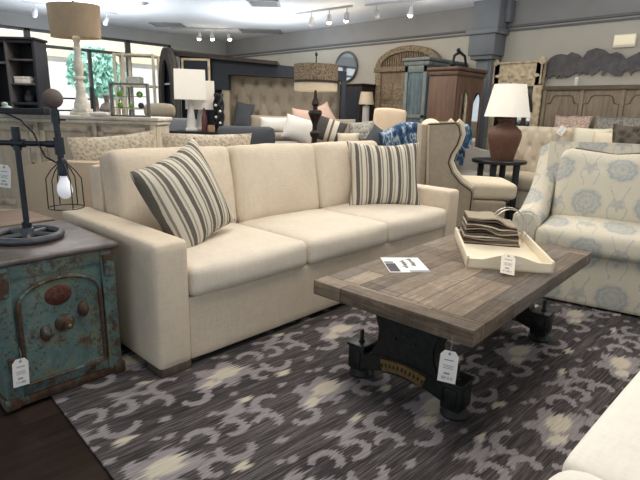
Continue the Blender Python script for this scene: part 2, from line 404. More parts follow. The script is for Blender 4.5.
M = dict(
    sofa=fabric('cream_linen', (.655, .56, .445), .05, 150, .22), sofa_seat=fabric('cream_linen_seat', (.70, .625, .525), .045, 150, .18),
    ivory=fabric('ivory_cotton', (.86, .81, .73), .03, 160, .1),
    dark_leg=wood('dark_oak_leg', (.13, .105, .08), (.06, .046, .034), .5, 'z'),
    stripe=stripes('ticking_stripe', .165, [(0, (.085, .075, .066)), (.16, (.62, .57, .47)), (.22, (.22, .195, .16)), (.28, (.66, .61, .51)),
        (.44, (.18, .16, .135)), (.50, (.60, .55, .45)), (.56, (.10, .09, .08)), (.72, (.63, .58, .48)), (.80, (.36, .32, .26)), (.86, (.66, .61, .51))]),
    rug=rug_mat(), floral=floral_mat(), patina=patina_mat(), rust=patina_mat('rusted_patina', .10),
    safe_top=plain('worn_steel_top', (.105, .088, .082), .42, .3, .35, 14, .4), emblem=plain('oxide_red', (.085, .028, .018), .75, 0, .5, 60),
    brass=plain('aged_brass', (.20, .135, .055), .5, .6, .3, 60), iron=plain('cast_iron', (.018, .020, .020), .42, .5, .35, 30, .45),
    blacksteel=plain('black_steel', (.028, .034, .042), .4, .6, .25, 30, .5), wheel=plain('grey_cast_wheel', (.085, .09, .10), .45, .5, .25, 30, .5),
    bulb=None, planks=tabletop_mat(), planks_end=tabletop_mat(True),
    paper=plain('white_card', (.80, .79, .76), .7, 0, .02), ink=plain('print_ink', (.06, .055, .06), .7, 0, .1), greyink=plain('grey_print', (.30, .29, .31), .7, 0, .15),
    tray=plain('cream_lacquer', (.79, .70, .54), .5, 0, .03, 5), tagcream=plain('cream_card', (.82, .74, .62), .7, 0, .03),
    string=plain('string', (.30, .28, .25), .8, 0, .05), steel=plain('hoop_steel', (.55, .50, .44), .3, .8, .1),
    offwhite=plain('offwhite_wash', (.66, .62, .54), .75, 0, .16, 18), whitewash=carved_mat('limewashed_wood', (.55, .475, .375), (.30, .245, .185), 9),
    washpanel=wood('limewashed_panel', (.56, .49, .39), (.38, .32, .245), .7, 'z', 4, 18),
    beige_shade=fabric('beige_burlap_shade', (.37, .285, .195), .08, 180), white_shade=fabric('white_shade', (.80, .76, .69), .02, 180),
    warm_shade=fabric('linen_shade', (.62, .52, .38), .03, 180),
    terracotta=plain('brown_terracotta', (.115, .058, .04), .62, 0, .18, 16), black=plain('black_lacquer', (.014, .014, .017), .35, 0, .2),
    navy=plain('navy_paint', (.016, .020, .029), .5, 0, .12), navy2=plain('dark_navy_paint', (.012, .015, .025), .5, 0, .12),
    charcoal=fabric('charcoal_cloth', (.075, .08, .09), .08), barrel=fabric('warm_beige_cloth', (.54, .43, .31), .05), bagbrown=fabric('brown_cloth', (.15, .105, .075), .08), grey=fabric('grey_cloth', (.24, .25, .26), .06), taupe=fabric('taupe_cloth', (.25, .215, .175), .06),
    linen=fabric('flax_linen', (.37, .315, .24), .08, 200, .2), linen2=fabric('pale_flax', (.55, .48, .37), .05), wingin=fabric('wing_cream', (.62, .54, .415), .05),
    tuft=fabric('oatmeal_tufting', (.52, .45, .35), .05), headtuft=fabric('greige_tufting', (.33, .28, .215), .05),
    nail=plain('nailhead_bronze', (.07, .05, .035), .4, .6, .1),
    white=fabric('white_bedding', (.72, .69, .64), .03), pink=fabric('blush_cloth', (.56, .40, .33), .05), peach=fabric('peach_cloth', (.74, .58, .42), .05),
    bwstripe=stripes('bold_stripe', .30, [(0, (.02, .02, .025)), (.36, (.60, .52, .43)), (.52, (.10, .07, .06)), (.62, (.64, .57, .48)), (.84, (.02, .02, .025))]),
    greypat=carved_mat('grey_print_cloth', (.32, .30, .26), (.14, .135, .125), 30), dark_print=carved_mat('dark_print_cloth', (.09, .072, .055), (.012, .010, .010), 12),
    redpat=carved_mat('coral_print_cloth', (.60, .50, .42), (.42, .19, .13), 34), creampat=carved_mat('cream_slub_cloth', (.66, .58, .46), (.46, .38, .28), 40),
    blue=None, sage=fabric('pale_sage_cloth', (.56, .53, .43), .05),
    bluewood=wood('weathered_blue_wood', (.14, .185, .205), (.05, .07, .08), .7, 'z', 4, 20), bluetrim=wood('blue_grey_trim', (.22, .235, .22), (.10, .115, .115), .7, 'z'),
    redwood=wood('reddish_mahogany', (.165, .095, .062), (.09, .05, .033), .45, 'z', 3, 10), redwood_x=wood('mahogany_cornice', (.15, .088, .058), (.08, .045, .03), .45, 'x', 3, 10),
    oak=wood('weathered_oak', (.30, .225, .15), (.14, .10, .065), .7, 'z', 4, 14), greyoak=wood('grey_oak', (.315, .25, .18), (.17, .13, .09), .65, 'z', 4, 16), greyoak_edge=wood('grey_oak_edge', (.16, .125, .09), (.09, .07, .05), .65, 'x'),
    oakcarve=carved_mat('carved_oak', (.33, .25, .165), (.11, .08, .052), 30),
    gilt=carved_mat('gilt_carving', (.66, .55, .38), (.44, .34, .21), 11), espresso=wood('espresso_wood', (.040, .026, .022), (.018, .012, .011), .45, 'z'),
    bookcase=wood('black_stained_wood', (.022, .024, .03), (.010, .011, .015), .5, 'z'), bookedge=plain('dark_taupe_edge', (.085, .075, .075), .6),
    archwood=wood('charcoal_wood', (.075, .068, .062), (.035, .032, .03), .6, 'z'), palewood=wood('pale_raw_wood', (.84, .76, .60), (.68, .59, .44), .6, 'z'),
    art=plain('wall_art_metal', (.10, .09, .092), .5, .2, .3, 9), signface=emit('cream_sign_face', (.80, .72, .52), .35),
    mirror=mirror_mat(), glass=glass_mat(), pewter=plain('pewter_frame', (.18, .18, .18), .4, .6, .1), green=plain('moss_green', (.14, .34, .06), .8, 0, .4, 60),
    stone=plain('grey_stone', (.24, .21, .19), .8, 0, .2, 20), shell=plain('pale_shell', (.42, .52, .44), .5, 0, .2, 14), silverbase=plain('glazed_white', (.58, .56, .53), .3, 0, .06),
    ceil=plain('ceiling_paint', (.80, .82, .85), .95, 0, .03, 1.2, .1), track=plain('grey_track', (.42, .42, .43), .5, 0, .03), vent=plain('vent_metal', (.33, .335, .34), .5, .3, .1), ventslot=plain('vent_shadow', (.03, .03, .035), .8),
    frame=plain('bronze_window_frame', (.10, .10, .105), .5, .2, .1), bandpaint=plain('grey_crown_paint', (.30, .295, .285), .85, 0, .03, 2), darktrim=plain('dark_moulding_paint', (.155, .155, .16), .7, 0, .05),
    column=plain('blue_grey_column_paint', (.175, .185, .195), .8, 0, .05, 3), pave=plain('concrete', (.62, .62, .60), .9, 0, .06, 3), soffit=plain('cream_stucco', (.80, .70, .50), .9, 0, .03, 2),
    foliage=plain('pale_foliage', (.36, .66, .55), .8, 0, .35, 5), bark=plain('bark', (.16, .12, .09), .9, 0, .2, 10), glow=emit('lit_lamp_face', (1, .90, .72), 14), warmglow=emit('warm_lamp_face', (1, .72, .36), 12),
    greyarm=fabric('slate_cloth', (.27, .255, .235), .05), bottle=plain('wine_glaze', (.10, .035, .035), .3, 0, .2), tan=plain('tan_leather', (.30, .19, .10), .6, 0, .15))
mb = Mat('milk_glass_bulb', .15, 0, .5); mb.color((.86, .87, .92)); mb.b.inputs['Emission Color'].default_value = (.9, .93, 1, 1); mb.b.inputs['Emission Strength'].default_value = .25; M['bulb'] = mb.m
_b = Mat('indigo_ikat_cloth', .95, 0, .1); _n = _b.noise(7, 2, .5, _b.vec(_b.x * 2, _b.y, _b.z)); _b.color(_b.ramp(_n, [(.40, (.022, .045, .095)), (.52, (.055, .105, .19)), (.58, (.38, .42, .44)), (.64, (.06, .11, .20))])); M['blue'] = _b.m

# ------------------------------------------------------------------ setting
XW, YW, HC = 9.5, 14.05, 3.33
struct(MB().span((-5, -5, -.12), (9.7, 14.25, 0), 0).build('floor', floor_mat()))
struct(MB().span((-3.0, -3.0, HC), (9.7, 14.25, HC + .12), 0).build('ceiling', M['ceil']))
struct(MB().span((XW, -3.0, 0), (XW + .2, 14.25, HC), 0).build('wall_back', band_wall('two_tone_wall', (.52, .485, .415), (.30, .292, .282), 2.86)))
wl = MB(); wl.span((-3, YW, 3.03), (XW, YW + .2, HC), 0); wl.span((7.62, YW, 0), (XW, YW + .2, 3.03), 0); wl.span((-3, YW, 0), (1.7, YW + .2, 3.03), 0)
struct(wl.build('wall_left', band_wall('left_wall_paint', (.44, .43, .40), (.40, .40, .39), 3.0)))
t = MB(); t.span((XW - .035, -3, 2.80), (XW, 14.05, 2.835), .006); t.span((XW - .06, -3, 2.865), (XW, 14.05, 2.905), .01)
struct(t.build('trim_1', M['darktrim']))
t = MB(); t.span((7.62, YW - .06, 2.865), (XW - .06, YW, 2.905), .01); struct(t.build('trim_2', M['darktrim']))
struct(MB().span((XW - .02, -3, 0), (XW, 14.05, .14), .004).build('baseboard_back', M['darktrim']))
# windows: three bays with a high transom
bays = [(1.7, 3.9), (3.9, 6.36), (6.36, 7.62)]
for k, (a, b) in enumerate(bays):
    f = MB()
    for x in (a + .03, b - .03): f.span((x - .035, YW + .02, .0), (x + .035, YW + .12, 3.03), .005)
    for z in (.05, 2.66, 3.0): f.span((a, YW + .02, z - .035), (b, YW + .12, z + .035), .005)
    if k == 1: f.span((5.28, YW + .02, 0), (5.36, YW + .12, 2.66), .005)
    w = struct(f.build('window_%d' % (k + 1), M['frame']))
    MB().span((a + .06, YW + .06, .08), (b - .06, YW + .07, 3.0), 0).build('pane', M['glass'], w)
d = MB(); d.span((4.3, YW - .04, 1.12), (5.28, YW, 1.16), .01); d.span((4.3, YW - .04, 1.42), (5.28, YW, 1.46), .01); d.span((5.22, YW - .05, 0.3), (5.28, YW + .02, 1.75), .01)
struct(d.build('door_1', M['blacksteel']))
# the street outside
struct(MB().span((-6, 14.3, -.12), (16, 40, -.02), 0).build('pavement', M['pave']))
o = thing('street_building', 'cream stucco building across the street, seen through the windows', 'building', (4, 31, -.02))
MB().span((-16, 0, 3.9), (30, 2, 9.5), .02).build('upper_wall', M['soffit'], o)
MB().span((-16, .25, 0), (30, 2, 3.9), .0).build('shop_front', M['pave'], o)
for i in range(9): MB().span((-14 + i * 4.6, -.05, 0), (-13.5 + i * 4.6, .25, 3.9), .01).build('pier', M['soffit'], o)
def tree(x, y, h, r, label, seed):
    random.seed(seed)
    t = thing('street_tree', label, 'tree', (x, y, -.02))
    tr = MB(); tr.tube([(0, 0, 0), (.05, .03, h * .35), (-.03, .05, h * .75)], [.13, .10, .05]); tr.tube([(.03, .03, h * .4), (.5, .1, h * .7)], [.06, .03]); tr.tube([(.03, .03, h * .45), (-.5, .0, h * .75)], [.06, .03])
    tr.build('trunk', M['bark'], t)
    c = MB()
    for i in range(1300):
        a = random.random() * 2 * PI; b = random.uniform(-1, 1); rr = r * random.random() ** .4
        p = Vector((rr * math.cos(a) * math.sqrt(1 - b * b), rr * math.sin(a) * math.sqrt(1 - b * b), h * .66 + rr * b * .95))
        s = random.uniform(.10, .2); q = Matrix.Translation(p) @ Euler((random.random() * 6, random.random() * 6, random.random() * 6)).to_matrix().to_4x4()
        bm2 = bmesh.new(); vs = [bm2.verts.new(q @ Vector(v)) for v in ((-s, 0, 0), (0, -s * .5, 0), (s, 0, .02), (0, s * .5, 0))]; bm2.faces.new(vs); c._take(bm2)
    c.build('crown', M['foliage'], t)
tree(7.993, 21.0, 3.9, 1.0, 'pale green street tree seen through the window right of the big burlap lamp', 3)
tree(10.582, 25.0, 3.6, .8, 'pale green street tree outside, right of and beyond the other tree', 5)
# pilaster with stepped capital
cx = MB(); yA, yB = 4.903, 5.217
cx.span((9.22, yA, 0), (XW, yB, 2.4), .01)
cx.span((9.20, yA + .05, .2), (9.23, yB - .05, 2.25), .008)
cx.span((9.12, yA - .06, 2.30), (XW, yB + .08, 2.37), .012); cx.span((9.08, yA - .10, 2.37), (XW, yB + .12, 2.74), .012)
cx.span((9.03, yA - .16, 2.74), (XW, yB + .17, 2.83), .015); cx.span((9.10, yA - .12, 2.83), (XW, yB + .10, HC), .012); cx.span((9.3, yA - .22, 2.95), (XW, yA - .12, HC), .01)
struct(cx.build('trim_3', M['column']))

# ------------------------------------------------------------------ camera, light
cam = bpy.data.cameras.new('camera'); co = bpy.data.objects.new('camera', cam); COL.objects.link(co); scene.camera = co
cam.sensor_fit = 'HORIZONTAL'; cam.sensor_width = 36; cam.lens = 502 / 640 * 36; cam.clip_start = .05; cam.clip_end = 200
R_, U_, F_ = (0.7165256680969269, -0.6970983667428918, 0.02539358270597935), (0.15378450175708655, 0.19336854574256568, 0.9689989331968999), (0.6803978938662122, 0.6904074685298517, -0.24575645143235747)
co.matrix_world = Matrix(((R_[0], U_[0], -F_[0], 0), (R_[1], U_[1], -F_[1], 0), (R_[2], U_[2], -F_[2], 1.25), (0, 0, 0, 1)))
w = bpy.data.worlds.new('daylight'); scene.world = w; w.use_nodes = True
bg = w.node_tree.nodes['Background']; bg.inputs[0].default_value = (.86, .94, 1.0, 1); bg.inputs[1].default_value = .85
def lamp(name, kind, loc, power, color, size=.1, target=None, spot=60):
    l = bpy.data.lights.new(name, kind); l.energy = power; l.color = color
    if kind == 'AREA': l.shape = 'DISK'; l.size = size
    elif kind == 'SPOT': l.spot_size = math.radians(spot); l.spot_blend = .6; l.shadow_soft_size = size
    else: l.shadow_soft_size = size
    o = bpy.data.objects.new(name, l); COL.objects.link(o); o.location = loc
    if target: o.rotation_euler = (Vector(target) - Vector(loc)).to_track_quat('-Z', 'Y').to_euler()
    return o
lamp('overhead_fill_front', 'AREA', (1.6, 1.4, 3.25), 66, (1, .95, .87), 2.2)  # these overhead area lights are unseen fills added in place of ceiling fixtures
lamp('overhead_fill_middle', 'AREA', (4.2, 4.0, 3.25), 90, (1, .95, .87), 2.2)
lamp('overhead_fill_side', 'AREA', (5.8, 1.4, 3.25), 55, (1, .93, .82), 1.8)
lamp('overhead_fill_far', 'AREA', (6.0, 6.6, 3.25), 70, (1, .93, .82), 1.6)
lamp('overhead_fill_window', 'AREA', (2.4, 6.5, 3.25), 62, (1, .98, .95), 1.8)
for nm, p, e, col_ in (('upward_fill_windows', (4.2, 11.2, 2.3), 85, (.86, .93, 1)), ('upward_fill_corner', (7.4, 9.4, 2.3), 50, (.88, .94, 1)), ('upward_fill_aisle', (7.2, 5.2, 2.45), 26, (.93, .96, 1)), ('upward_fill_side', (7.6, 2.2, 2.45), 18, (.95, .97, 1))):  # added fill lights aimed up to brighten the ceiling, no fixtures behind them
    lamp(nm, 'AREA', p, e, col_, 2.0, target=(p[0], p[1], 4.0))
sun = bpy.data.lights.new('sun', 'SUN'); sun.energy = 4.5; sun.angle = .02; so = bpy.data.objects.new('sun', sun); COL.objects.link(so)
so.rotation_euler = (Vector((.2, 1.0, -1.1))).to_track_quat('-Z', 'Y').to_euler()
scene.view_settings.view_transform = 'Standard'; scene.view_settings.look = 'None'; scene.view_settings.exposure = 0.10

# ------------------------------------------------------------------ rug
RUGR = -.013
rug = MB().span((0, 0, 0.0), (4.1, -3.1, .012), .004).build('area_rug', M['rug'], loc=(.556, 2.72, .001), rot=(0, 0, RUGR))
tag(rug, 'charcoal and silver ikat rug with cream flowers under the coffee table', 'rug')
RZ = .014

# ------------------------------------------------------------------ cream sofa
W, DP = 2.73, 1.08
s = thing('sofa', 'long cream linen three-seat sofa with track arms and striped pillows', 'sofa', (.968, 2.018, RZ), math.radians(2.2))
aw = .175
for x in (0, W - aw):
    MB().soft((x + aw / 2, DP / 2, .345), (aw, DP, .62), .026, (.004, .004, .006), 12).build('arm', M['sofa'], s)
MB().soft((W / 2, .055, .195), (W - 2 * aw - .004, .07, .33), .014, (0, .004, 0), 8).build('front_rail', M['sofa'], s)
MB().soft((W / 2, DP - .09, .49), (W - 2 * aw, .16, .84), .035, (0, .01, .0), 10).build('back_frame', M['sofa'], s)
MB().span((aw, .08, .06), (W - aw, DP - .1, .34), .01).build('seat_base', M['sofa'], s)
cw = (W - 2 * aw) / 3
for i in range(3):
    xc = aw + cw * (i + .5)
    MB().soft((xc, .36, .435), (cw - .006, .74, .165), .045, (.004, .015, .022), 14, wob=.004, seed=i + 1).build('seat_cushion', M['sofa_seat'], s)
    MB().soft((0, 0, 0), (cw - .010, .25, .53), .055, (.0, .05, .008), 14, RT((xc, .80, .735), rx=-.17), wob=.009, seed=i + 4).build('back_cushion', M['sofa'], s)
for x in (.012, W - aw + .008):
    for y in (.004, DP - .17):
        MB().span((x, y, 0), (x + aw - .02, y + .15, .045), .004).build('leg', M['dark_leg'], s)

def throw_pillow(name, label, w, h, t, m, loc, rot, group=None, seed=0, pinch=.06):
    o = MB().pillow(w, h, t, seed=seed, pinch=pinch).build(name, m, loc=loc, rot=rot, sharp=80)
    return tag(o, label, 'pillow', group)
def basis(ux, uz, c):
    """object rotation from an in-plane x direction and z direction"""
    X = Vector(ux).normalized(); Y = Vector(uz).cross(X).normalized(); Z = X.cross(Y)
    return Matrix((X, Y, Z)).transposed().to_euler()
throw_pillow('striped_pillow', 'striped grey and cream pillow tilted against the left sofa arm', .52, .54, .24, M['stripe'],
    (1.38, 2.44, .775), basis((.86, .30, .28), (-.34, .20, .90), 0), seed=2, pinch=.10, group='striped pillows on the cream sofa')
throw_pillow('striped_pillow', 'striped grey and cream pillow upright at the right end of the sofa', .62, .54, .21, M['stripe'],
    (3.215, 2.54, .775), basis((.84, -.54, .0), (.10, .25, .95), 0), seed=5, pinch=.12, group='striped pillows on the cream sofa')

# ------------------------------------------------------------------ coffee table
TR = math.radians(3.85)
t = thing('coffee_table', 'rustic reclaimed plank coffee table on black cast iron pedestals', 'coffee table', (2.265, 1.212, RZ), TR)
TL, TW, TH, TZ = .754, .383, .066, .52 - RZ
MB().span((-TL + .095, -TW, TZ - TH), (TL - .095, TW, TZ), .004).build('tabletop', M['planks'], t)
for sx in (-1, 1):
    MB().span((sx * TL, -TW - .001, TZ - TH), (sx * (TL - .094), TW + .001, TZ + .0008), .005).build('end_board', M['planks_end'], t)
for sx in (-1, 1):
    x0 = sx * .52
    prof = [(-.20, TZ - TH), (-.195, .40), (-.165, .34), (-.145, .28), (-.15, .22), (-.175, .17), (-.20, .12), (.20, .12), (.175, .17), (.15, .22), (.145, .28), (.165, .34), (.195, .40), (.20, TZ - TH)]
    m = MB(); m.prism(prof, -.05, .05, RT((x0, 0, 0), rz=PI / 2), .008); m.span((x0 - .07, -.24, TZ - TH - .025), (x0 + .07, .24, TZ - TH), .006)
    ped = m.build('pedestal', M['iron'], t)
    for y, z in ((-.05, .27), (.0, .30), (.05, .27), (-.1, .36), (.1, .36)): MB().ball((x0 - .053, y, z), .009, 1).build('rivet', M['blacksteel'], ped)
    top = [(-.27, .135), (-.20, .145), (-.12, .172), (0, .182), (.12, .172), (.20, .145), (.27, .135)]
    low = [(.27, .055), (.20, .062), (.12, .085), (0, .095), (-.12, .085), (-.20, .062), (-.27, .055)]
    MB().prism(top + low, -.055, .055, RT((x0, 0, 0), rz=PI / 2), .006).build('foot_beam', M['iron'], t)
    for sy in (-1, 1):
        y0 = .262 if sy > 0 else -.236
        m = MB(); m.span((x0 - .055, y0 - .045, .04), (x0 + .055, y0 + .045, .165), .006); m.span((x0 - .062, y0 - .052, .155), (x0 + .062, y0 + .052, .172), .005)
        m.span((x0 - .036, y0 - .051, .06), (x0 + .036, y0 + .051, .14), .004)
        m.span((x0 - .061, y0 - .028, .06), (x0 + .061, y0 + .028, .14), .006)
        blk = m.build('foot_block', M['iron'], t)
        MB().lathe([(.058, 0), (.062, .01), (.05, .028), (.035, .05)], 20, RT((x0, y0, 0))).build('foot_pad', M['iron'], blk)
        MB().lathe([(.016, .165), (.016, .18), (.010, .182), (.010, .232), (.006, .236)], 10, RT((x0 + sx * .01, y0, 0))).build('bolt', M['blacksteel'], blk)
    # brass arc plate with worn raised lettering
    out = arc(0, -.24, .416, PI / 2 - .29, PI / 2 + .29, 14); inn = arc(0, -.24, .362, PI / 2 + .29, PI / 2 - .29, 14)
    for face in ((-1,) if sx < 0 else (-1,)):
        pl = MB().prism(out + inn, -.005, .005, RT((x0 - .057, 0, -.012), rz=PI / 2), .002).build('name_plate', M['brass'], t)
        lm = MB()
        for i in range(11):
            a = PI / 2 - .27 + .54 * i / 10; c = (.39 * math.cos(a), -.24 + .39 * math.sin(a))
            lm.box((0, 0, 0), (.009, .003, .018), .001, 1, RT((x0 - .062, c[0], c[1] - .012), rx=0) @ Euler((a - PI / 2, 0, 0)).to_matrix().to_4x4() @ Euler((0, 0, PI / 2)).to_matrix().to_4x4())
        lm.build('raised_marks', M['iron'], pl)
random.seed(11)
def price_tag(label, loc, rot, w=.055, h=.105, m='paper', cord=.06, name='price_tag', flat=False):
    o = thing(name, label, 'tag', loc, 0, None, rot)
    # hangs in local x,z with its hole at the origin, face to -y
    poly = [(-w / 2, -h), (w / 2, -h), (w / 2, -.012), (w / 2 - .014, .006), (-w / 2 + .014, .006), (-w / 2, -.012)]
    MB().prism(poly, -.0008, .0008).build('card', M[m], o)
    k = MB(); k.lathe([(.0055, -.0012), (.0055, .0012)], 12, RT((0, 0, -.006), rx=PI / 2))
    k.span((-w * .26, -.0014, -h * .27), (w * .26, -.0009, -h * .235), 0); k.build('eyelet', M['greyink'], o)
    q = MB(); z = -h * .42
    for wd in (.62, .5, .58):
        q.span((-w * wd / 2, -.0014, z - .0022), (w * wd / 2, -.0009, z), 0); z -= .006
    q.span((-w * .2, -.0014, -h * .735), (w * .12, -.0009, -h * .67), 0)
    for i in range(9): q.span((-w * .3 + i * w * .07, -.0014, -h * .9), (-w * .3 + i * w * .07 + w * random.choice((.02, .045)), -.0009, -h * .80), 0)
    q.build('printed_lines', M['greyink'], o)
    if cord: MB().tube([(0, -.001, -.006), (.004, -.004, cord * .5), (0, .006, cord)], .0012, 6).build('string', M['string'], o)
    return o
price_tag('white price tag hanging from the end of the plank coffee table', (2.265 + .998 * -.760 + .067 * .305, 1.212 - .067 * .760 - .998 * .305, .412), (0.0, 0.03, math.radians(-66)), .066, .122, cord=.062)
# brochure lying on the table
bz = .5208
b = thing('brochure', 'white and purple printed leaflet lying on the plank coffee table', 'leaflet', (2.0, 1.42, bz), math.radians(50))
MB().span((-.125, -.10, 0), (.125, .10, .0015), 0).build('sheet', M['paper'], b)
q = MB(); q.span((-.115, .045, .0015), (.02, .096, .0022), 0); q.span((.03, .05, .0015), (.05, .096, .0022), 0); q.build('dark_photo', M['ink'], b)
q = MB()
for i in range(2): q.tube([(-.06 + i * .03 + .13 * k / 40, .0 - .045 * i + (.010 if k % 7 else .022) * math.sin(k * 1.1 + i), .002) for k in range(41)], .0013, 5)
q.build('script_lettering', M['ink'], b)
q = MB(); q.span((-.125, -.1, .0015), (-.095, .0, .002), 0); q.build('grey_corner', M['greyink'], b)
# tray
TRZ = math.atan2(-.33, .24)
tr = thing('serving_tray', 'cream lacquered wooden tray with arched ends on the coffee table', 'tray', (2.588, 1.222, .5212), TRZ)
hw, hl, hh = .205, .335, .062
MB().span((-hw, -hl, 0), (hw, hl, .010), .002).build('base', M['tray'], tr)
for sx in (-1, 1): MB().span((sx * hw, -hl, .0), (sx * (hw - .013), hl, hh), .003).build('side', M['tray'], tr)
endp = [(-hw, 0), (hw, 0), (hw, hh - .012), (.13, hh - .012)] + [(.13 - .26 * i / 12, hh - .012 + .030 * math.sin(PI * i / 12) ** 1.2) for i in range(1, 12)] + [(-.13, hh - .012), (-hw, hh - .012)]
for sy in (-1, 1):
    e = MB().prism(endp, -.0065, .0065, RT((0, sy * (hl - .0065), 0)), .001).build('end', M['tray'], tr)
    g = [(.052 * math.cos(a), .042 + .011 * math.sin(a)) for a in [2 * PI * i / 20 for i in range(20)]]
    MB().prism(g, -.0012, .0012, RT((0, sy * (hl + .0006), 0))).build('handle_slot', M['paper'] if sy < 0 else M['tray'], e)
q = MB(); q.lathe([(.026, 0), (.026, .0006)], 20, RT((-.02, -.16, .0102))); q.build('blue_sticker', plain('blue_sticker_ink', (.42, .55, .64), .6), tr)
price_tag('cream price tag draped over the front of the white tray', (2.285, 1.022, .608), basis((.59, -.81, -.16), (.81 * .66 - .30 * .59, .59 * .66 + .30 * .81, .72), 0), .066, .105, 'tagcream', 0)
# folded striped textile bag with hoop handles lying in the tray
bag = thing('striped_bag', 'brown and cream striped bag with wire hoop handles lying in the white tray', 'bag', (2.765, 1.380, .533), TRZ)
layer_m = [M[k_] for k_ in ('espresso', 'linen', 'bagbrown', 'taupe', 'linen2', 'bagbrown', 'espresso', 'linen', 'bagbrown', 'linen2', 'espresso', 'bagbrown', 'linen')]
for i in range(13):
    zz = .002 + i * .0095; sh = .012 * i * .35
    def f(u, v, zz=zz, sh=sh, i=i):
        x = -.155 + u * .32 - sh * 0
        bend = .035 * (1 - 1 / (1 + math.exp(-(x + .0 - .012 * (i - 6)) / .016))) if i > 2 else .006 * (1 - u)
        y = -.11 + v * .22 + .02 * i / 13 + .01 * math.sin(u * 5 + i)
        return (x * (1 - .012 * i) - .0 * i, y, zz + bend * (i / 12) + .004 * math.sin(u * 9 + i * .7) * (1 if i > 1 else 0))
    MB().sheet(f, 26, 6, thick=.0075).build('fabric_fold', layer_m[i], bag, sharp=60)
for k, (yy, tilt) in enumerate(((-.03, .22), (.05, .05))):
    pts = [(.115 + .098 * math.cos(a), yy + tilt * .1 * math.sin(a), .085 + .112 * math.sin(a)) for a in [-.75 + (PI + 1.3) * i / 26 for i in range(27)]]
    MB().tube(pts, .0035, 8).build('hoop_handle', M['steel'], bag)

# ------------------------------------------------------------------ old safe with lamp
sf = thing('safe', 'antique turquoise metal safe with rust and worn dark top', 'safe', (.385, 2.215, RZ), math.radians(3.0))
SW, SD, SH = .49, .60, .615
MB().span((0, 0, .03), (SW, SD, SH), .008).build('body', M['patina'], sf)
MB().span((-.012, -.014, 0), (SW + .012, SD + .012, .04), .008).build('plinth', M['rust'], sf)
MB().span((-.025, -.028, SH), (SW + .022, SD + .02, SH + .028), .012, 3).build('top', M['safe_top'], sf)
m = MB()
for x in (.0, SW - .062): m.span((x, -.016, .03), (x + .062, .01, SH), .006)
m.span((.06, -.010, SH - .06), (SW - .06, .01, SH), .005)
pil = m.build('front_frame', M['patina'], sf)
for x in (.031, SW - .031):
    MB().prism([(-.022, SH - .12), (.022, SH - .12), (.026, SH - .02), (-.026, SH - .02)], -.034, -.012, RT((x, 0, 0)), .004).build('bracket', M['rust'], sf)
dx0, dx1 = .075, SW - .075; dm = (dx0 + dx1) / 2; dh = (dx1 - dx0) / 2
def archpoly(x0, x1, z0, zs, k, rev=False):
    c = (x0 + x1) / 2; h = (x1 - x0) / 2
    p = [(x0, z0), (x1, z0)] + [(c + h * math.cos(PI * i / 20), zs + k * math.sin(PI * i / 20)) for i in range(21)]
    return p
door = MB().prism(archpoly(dx0, dx1, .09, .44, .095), -.016, .0).build('door', M['patina'], sf)
pts = [(x, -.017, z) for x, z in archpoly(dx0 + .004, dx1 - .004, .094, .44, .092)]
MB().tube(pts, .010, 8, True).build('door_moulding', M['rust'], door)
MB().lathe([(.0, .012), (.03, .010), (.05, .005), (.056, 0)], 24, RT((dm - .01, -.016, .455), rx=PI / 2) @ Matrix.Diagonal((1, .80, 1, 1)), False).build('oval_emblem', M['emblem'], door)
MB().lathe([(.042, 0), (.04, .008), (.026, .012), (.012, .02), (.012, .035), (.018, .038), (.016, .052), (.0, .055)], 18, RT((dm + .005, -.016, .325), rx=PI / 2), False).build('knob', M['rust'], door)
MB().ball((dm + .005, -.07, .325), .011, 2).build('knob_tip', M['brass'], door)
for x, z in ((dm - .075, .30), (dm + .085, .365)):
    MB().lathe([(.030, 0), (.028, .012), (.02, .02), (.0, .024)], 16, RT((x, -.016, z), rx=PI / 2) @ Matrix.Diagonal((.8, 1.2, 1, 1)), False).build('keyhole_cover', M['rust'], door)
for x, z in ((.028, .20), (.028, .52)): MB().cyl((x, -.02, z - .03), (x, -.02, z + .03), .012, 12).build('hinge', M['rust'], sf)
for x in (.015, SW - .015): MB().span((x - .028, -.026, 0), (x + .028, .03, .05), .008).build('foot', M['rust'], sf)
price_tag('white price tag hanging from the front of the turquoise safe', (0.444, 2.185, 0.235), (0, 0.06, math.radians(3)), .06, .115, cord=.05)

ST = RZ + SH + .0285
il = thing('pipe_lamp', 'industrial pipe lamp with caged bulb and handwheel base on the safe', 'lamp', (.61, 2.525, ST), FACE)
ring_pts = [(.135 * math.cos(a), .135 * math.sin(a), .016) for a in [2 * PI * i / 48 for i in range(48)]]
m = MB(); m.tube(ring_pts, .017, 10, True)
for i in range(5):
    a = 2 * PI * i / 5 + .2; m.tube([(.02 * math.cos(a), .02 * math.sin(a), .018), (.135 * math.cos(a), .135 * math.sin(a), .016)], [.015, .010], 8)
m.lathe([(.03, 0), (.034, .012), (.028, .028), (.026, .05), (.022, .052)], 20); m.build('handwheel_base', M['wheel'], il)
m = MB(); m.cyl((0, 0, .03), (0, 0, .46), .0125, 14); m.lathe([(.02, .045), (.021, .075), (.014, .078)], 14); m.build('pipe_post', M['blacksteel'], il)
m = MB(); m.cyl((-.16, 0, .43), (.17, 0, .43), .012, 14); m.cyl((-.02, 0, .43), (.035, 0, .43), .019, 14); m.cyl((0, 0, .40), (0, 0, .475), .018, 14)
m.lathe([(.018, .475), (.018, .50), (.008, .50)], 12); m.cyl((.13, 0, .43), (.17, 0, .43), .0165, 14); m.build('pipe_arm', M['blacksteel'], il)
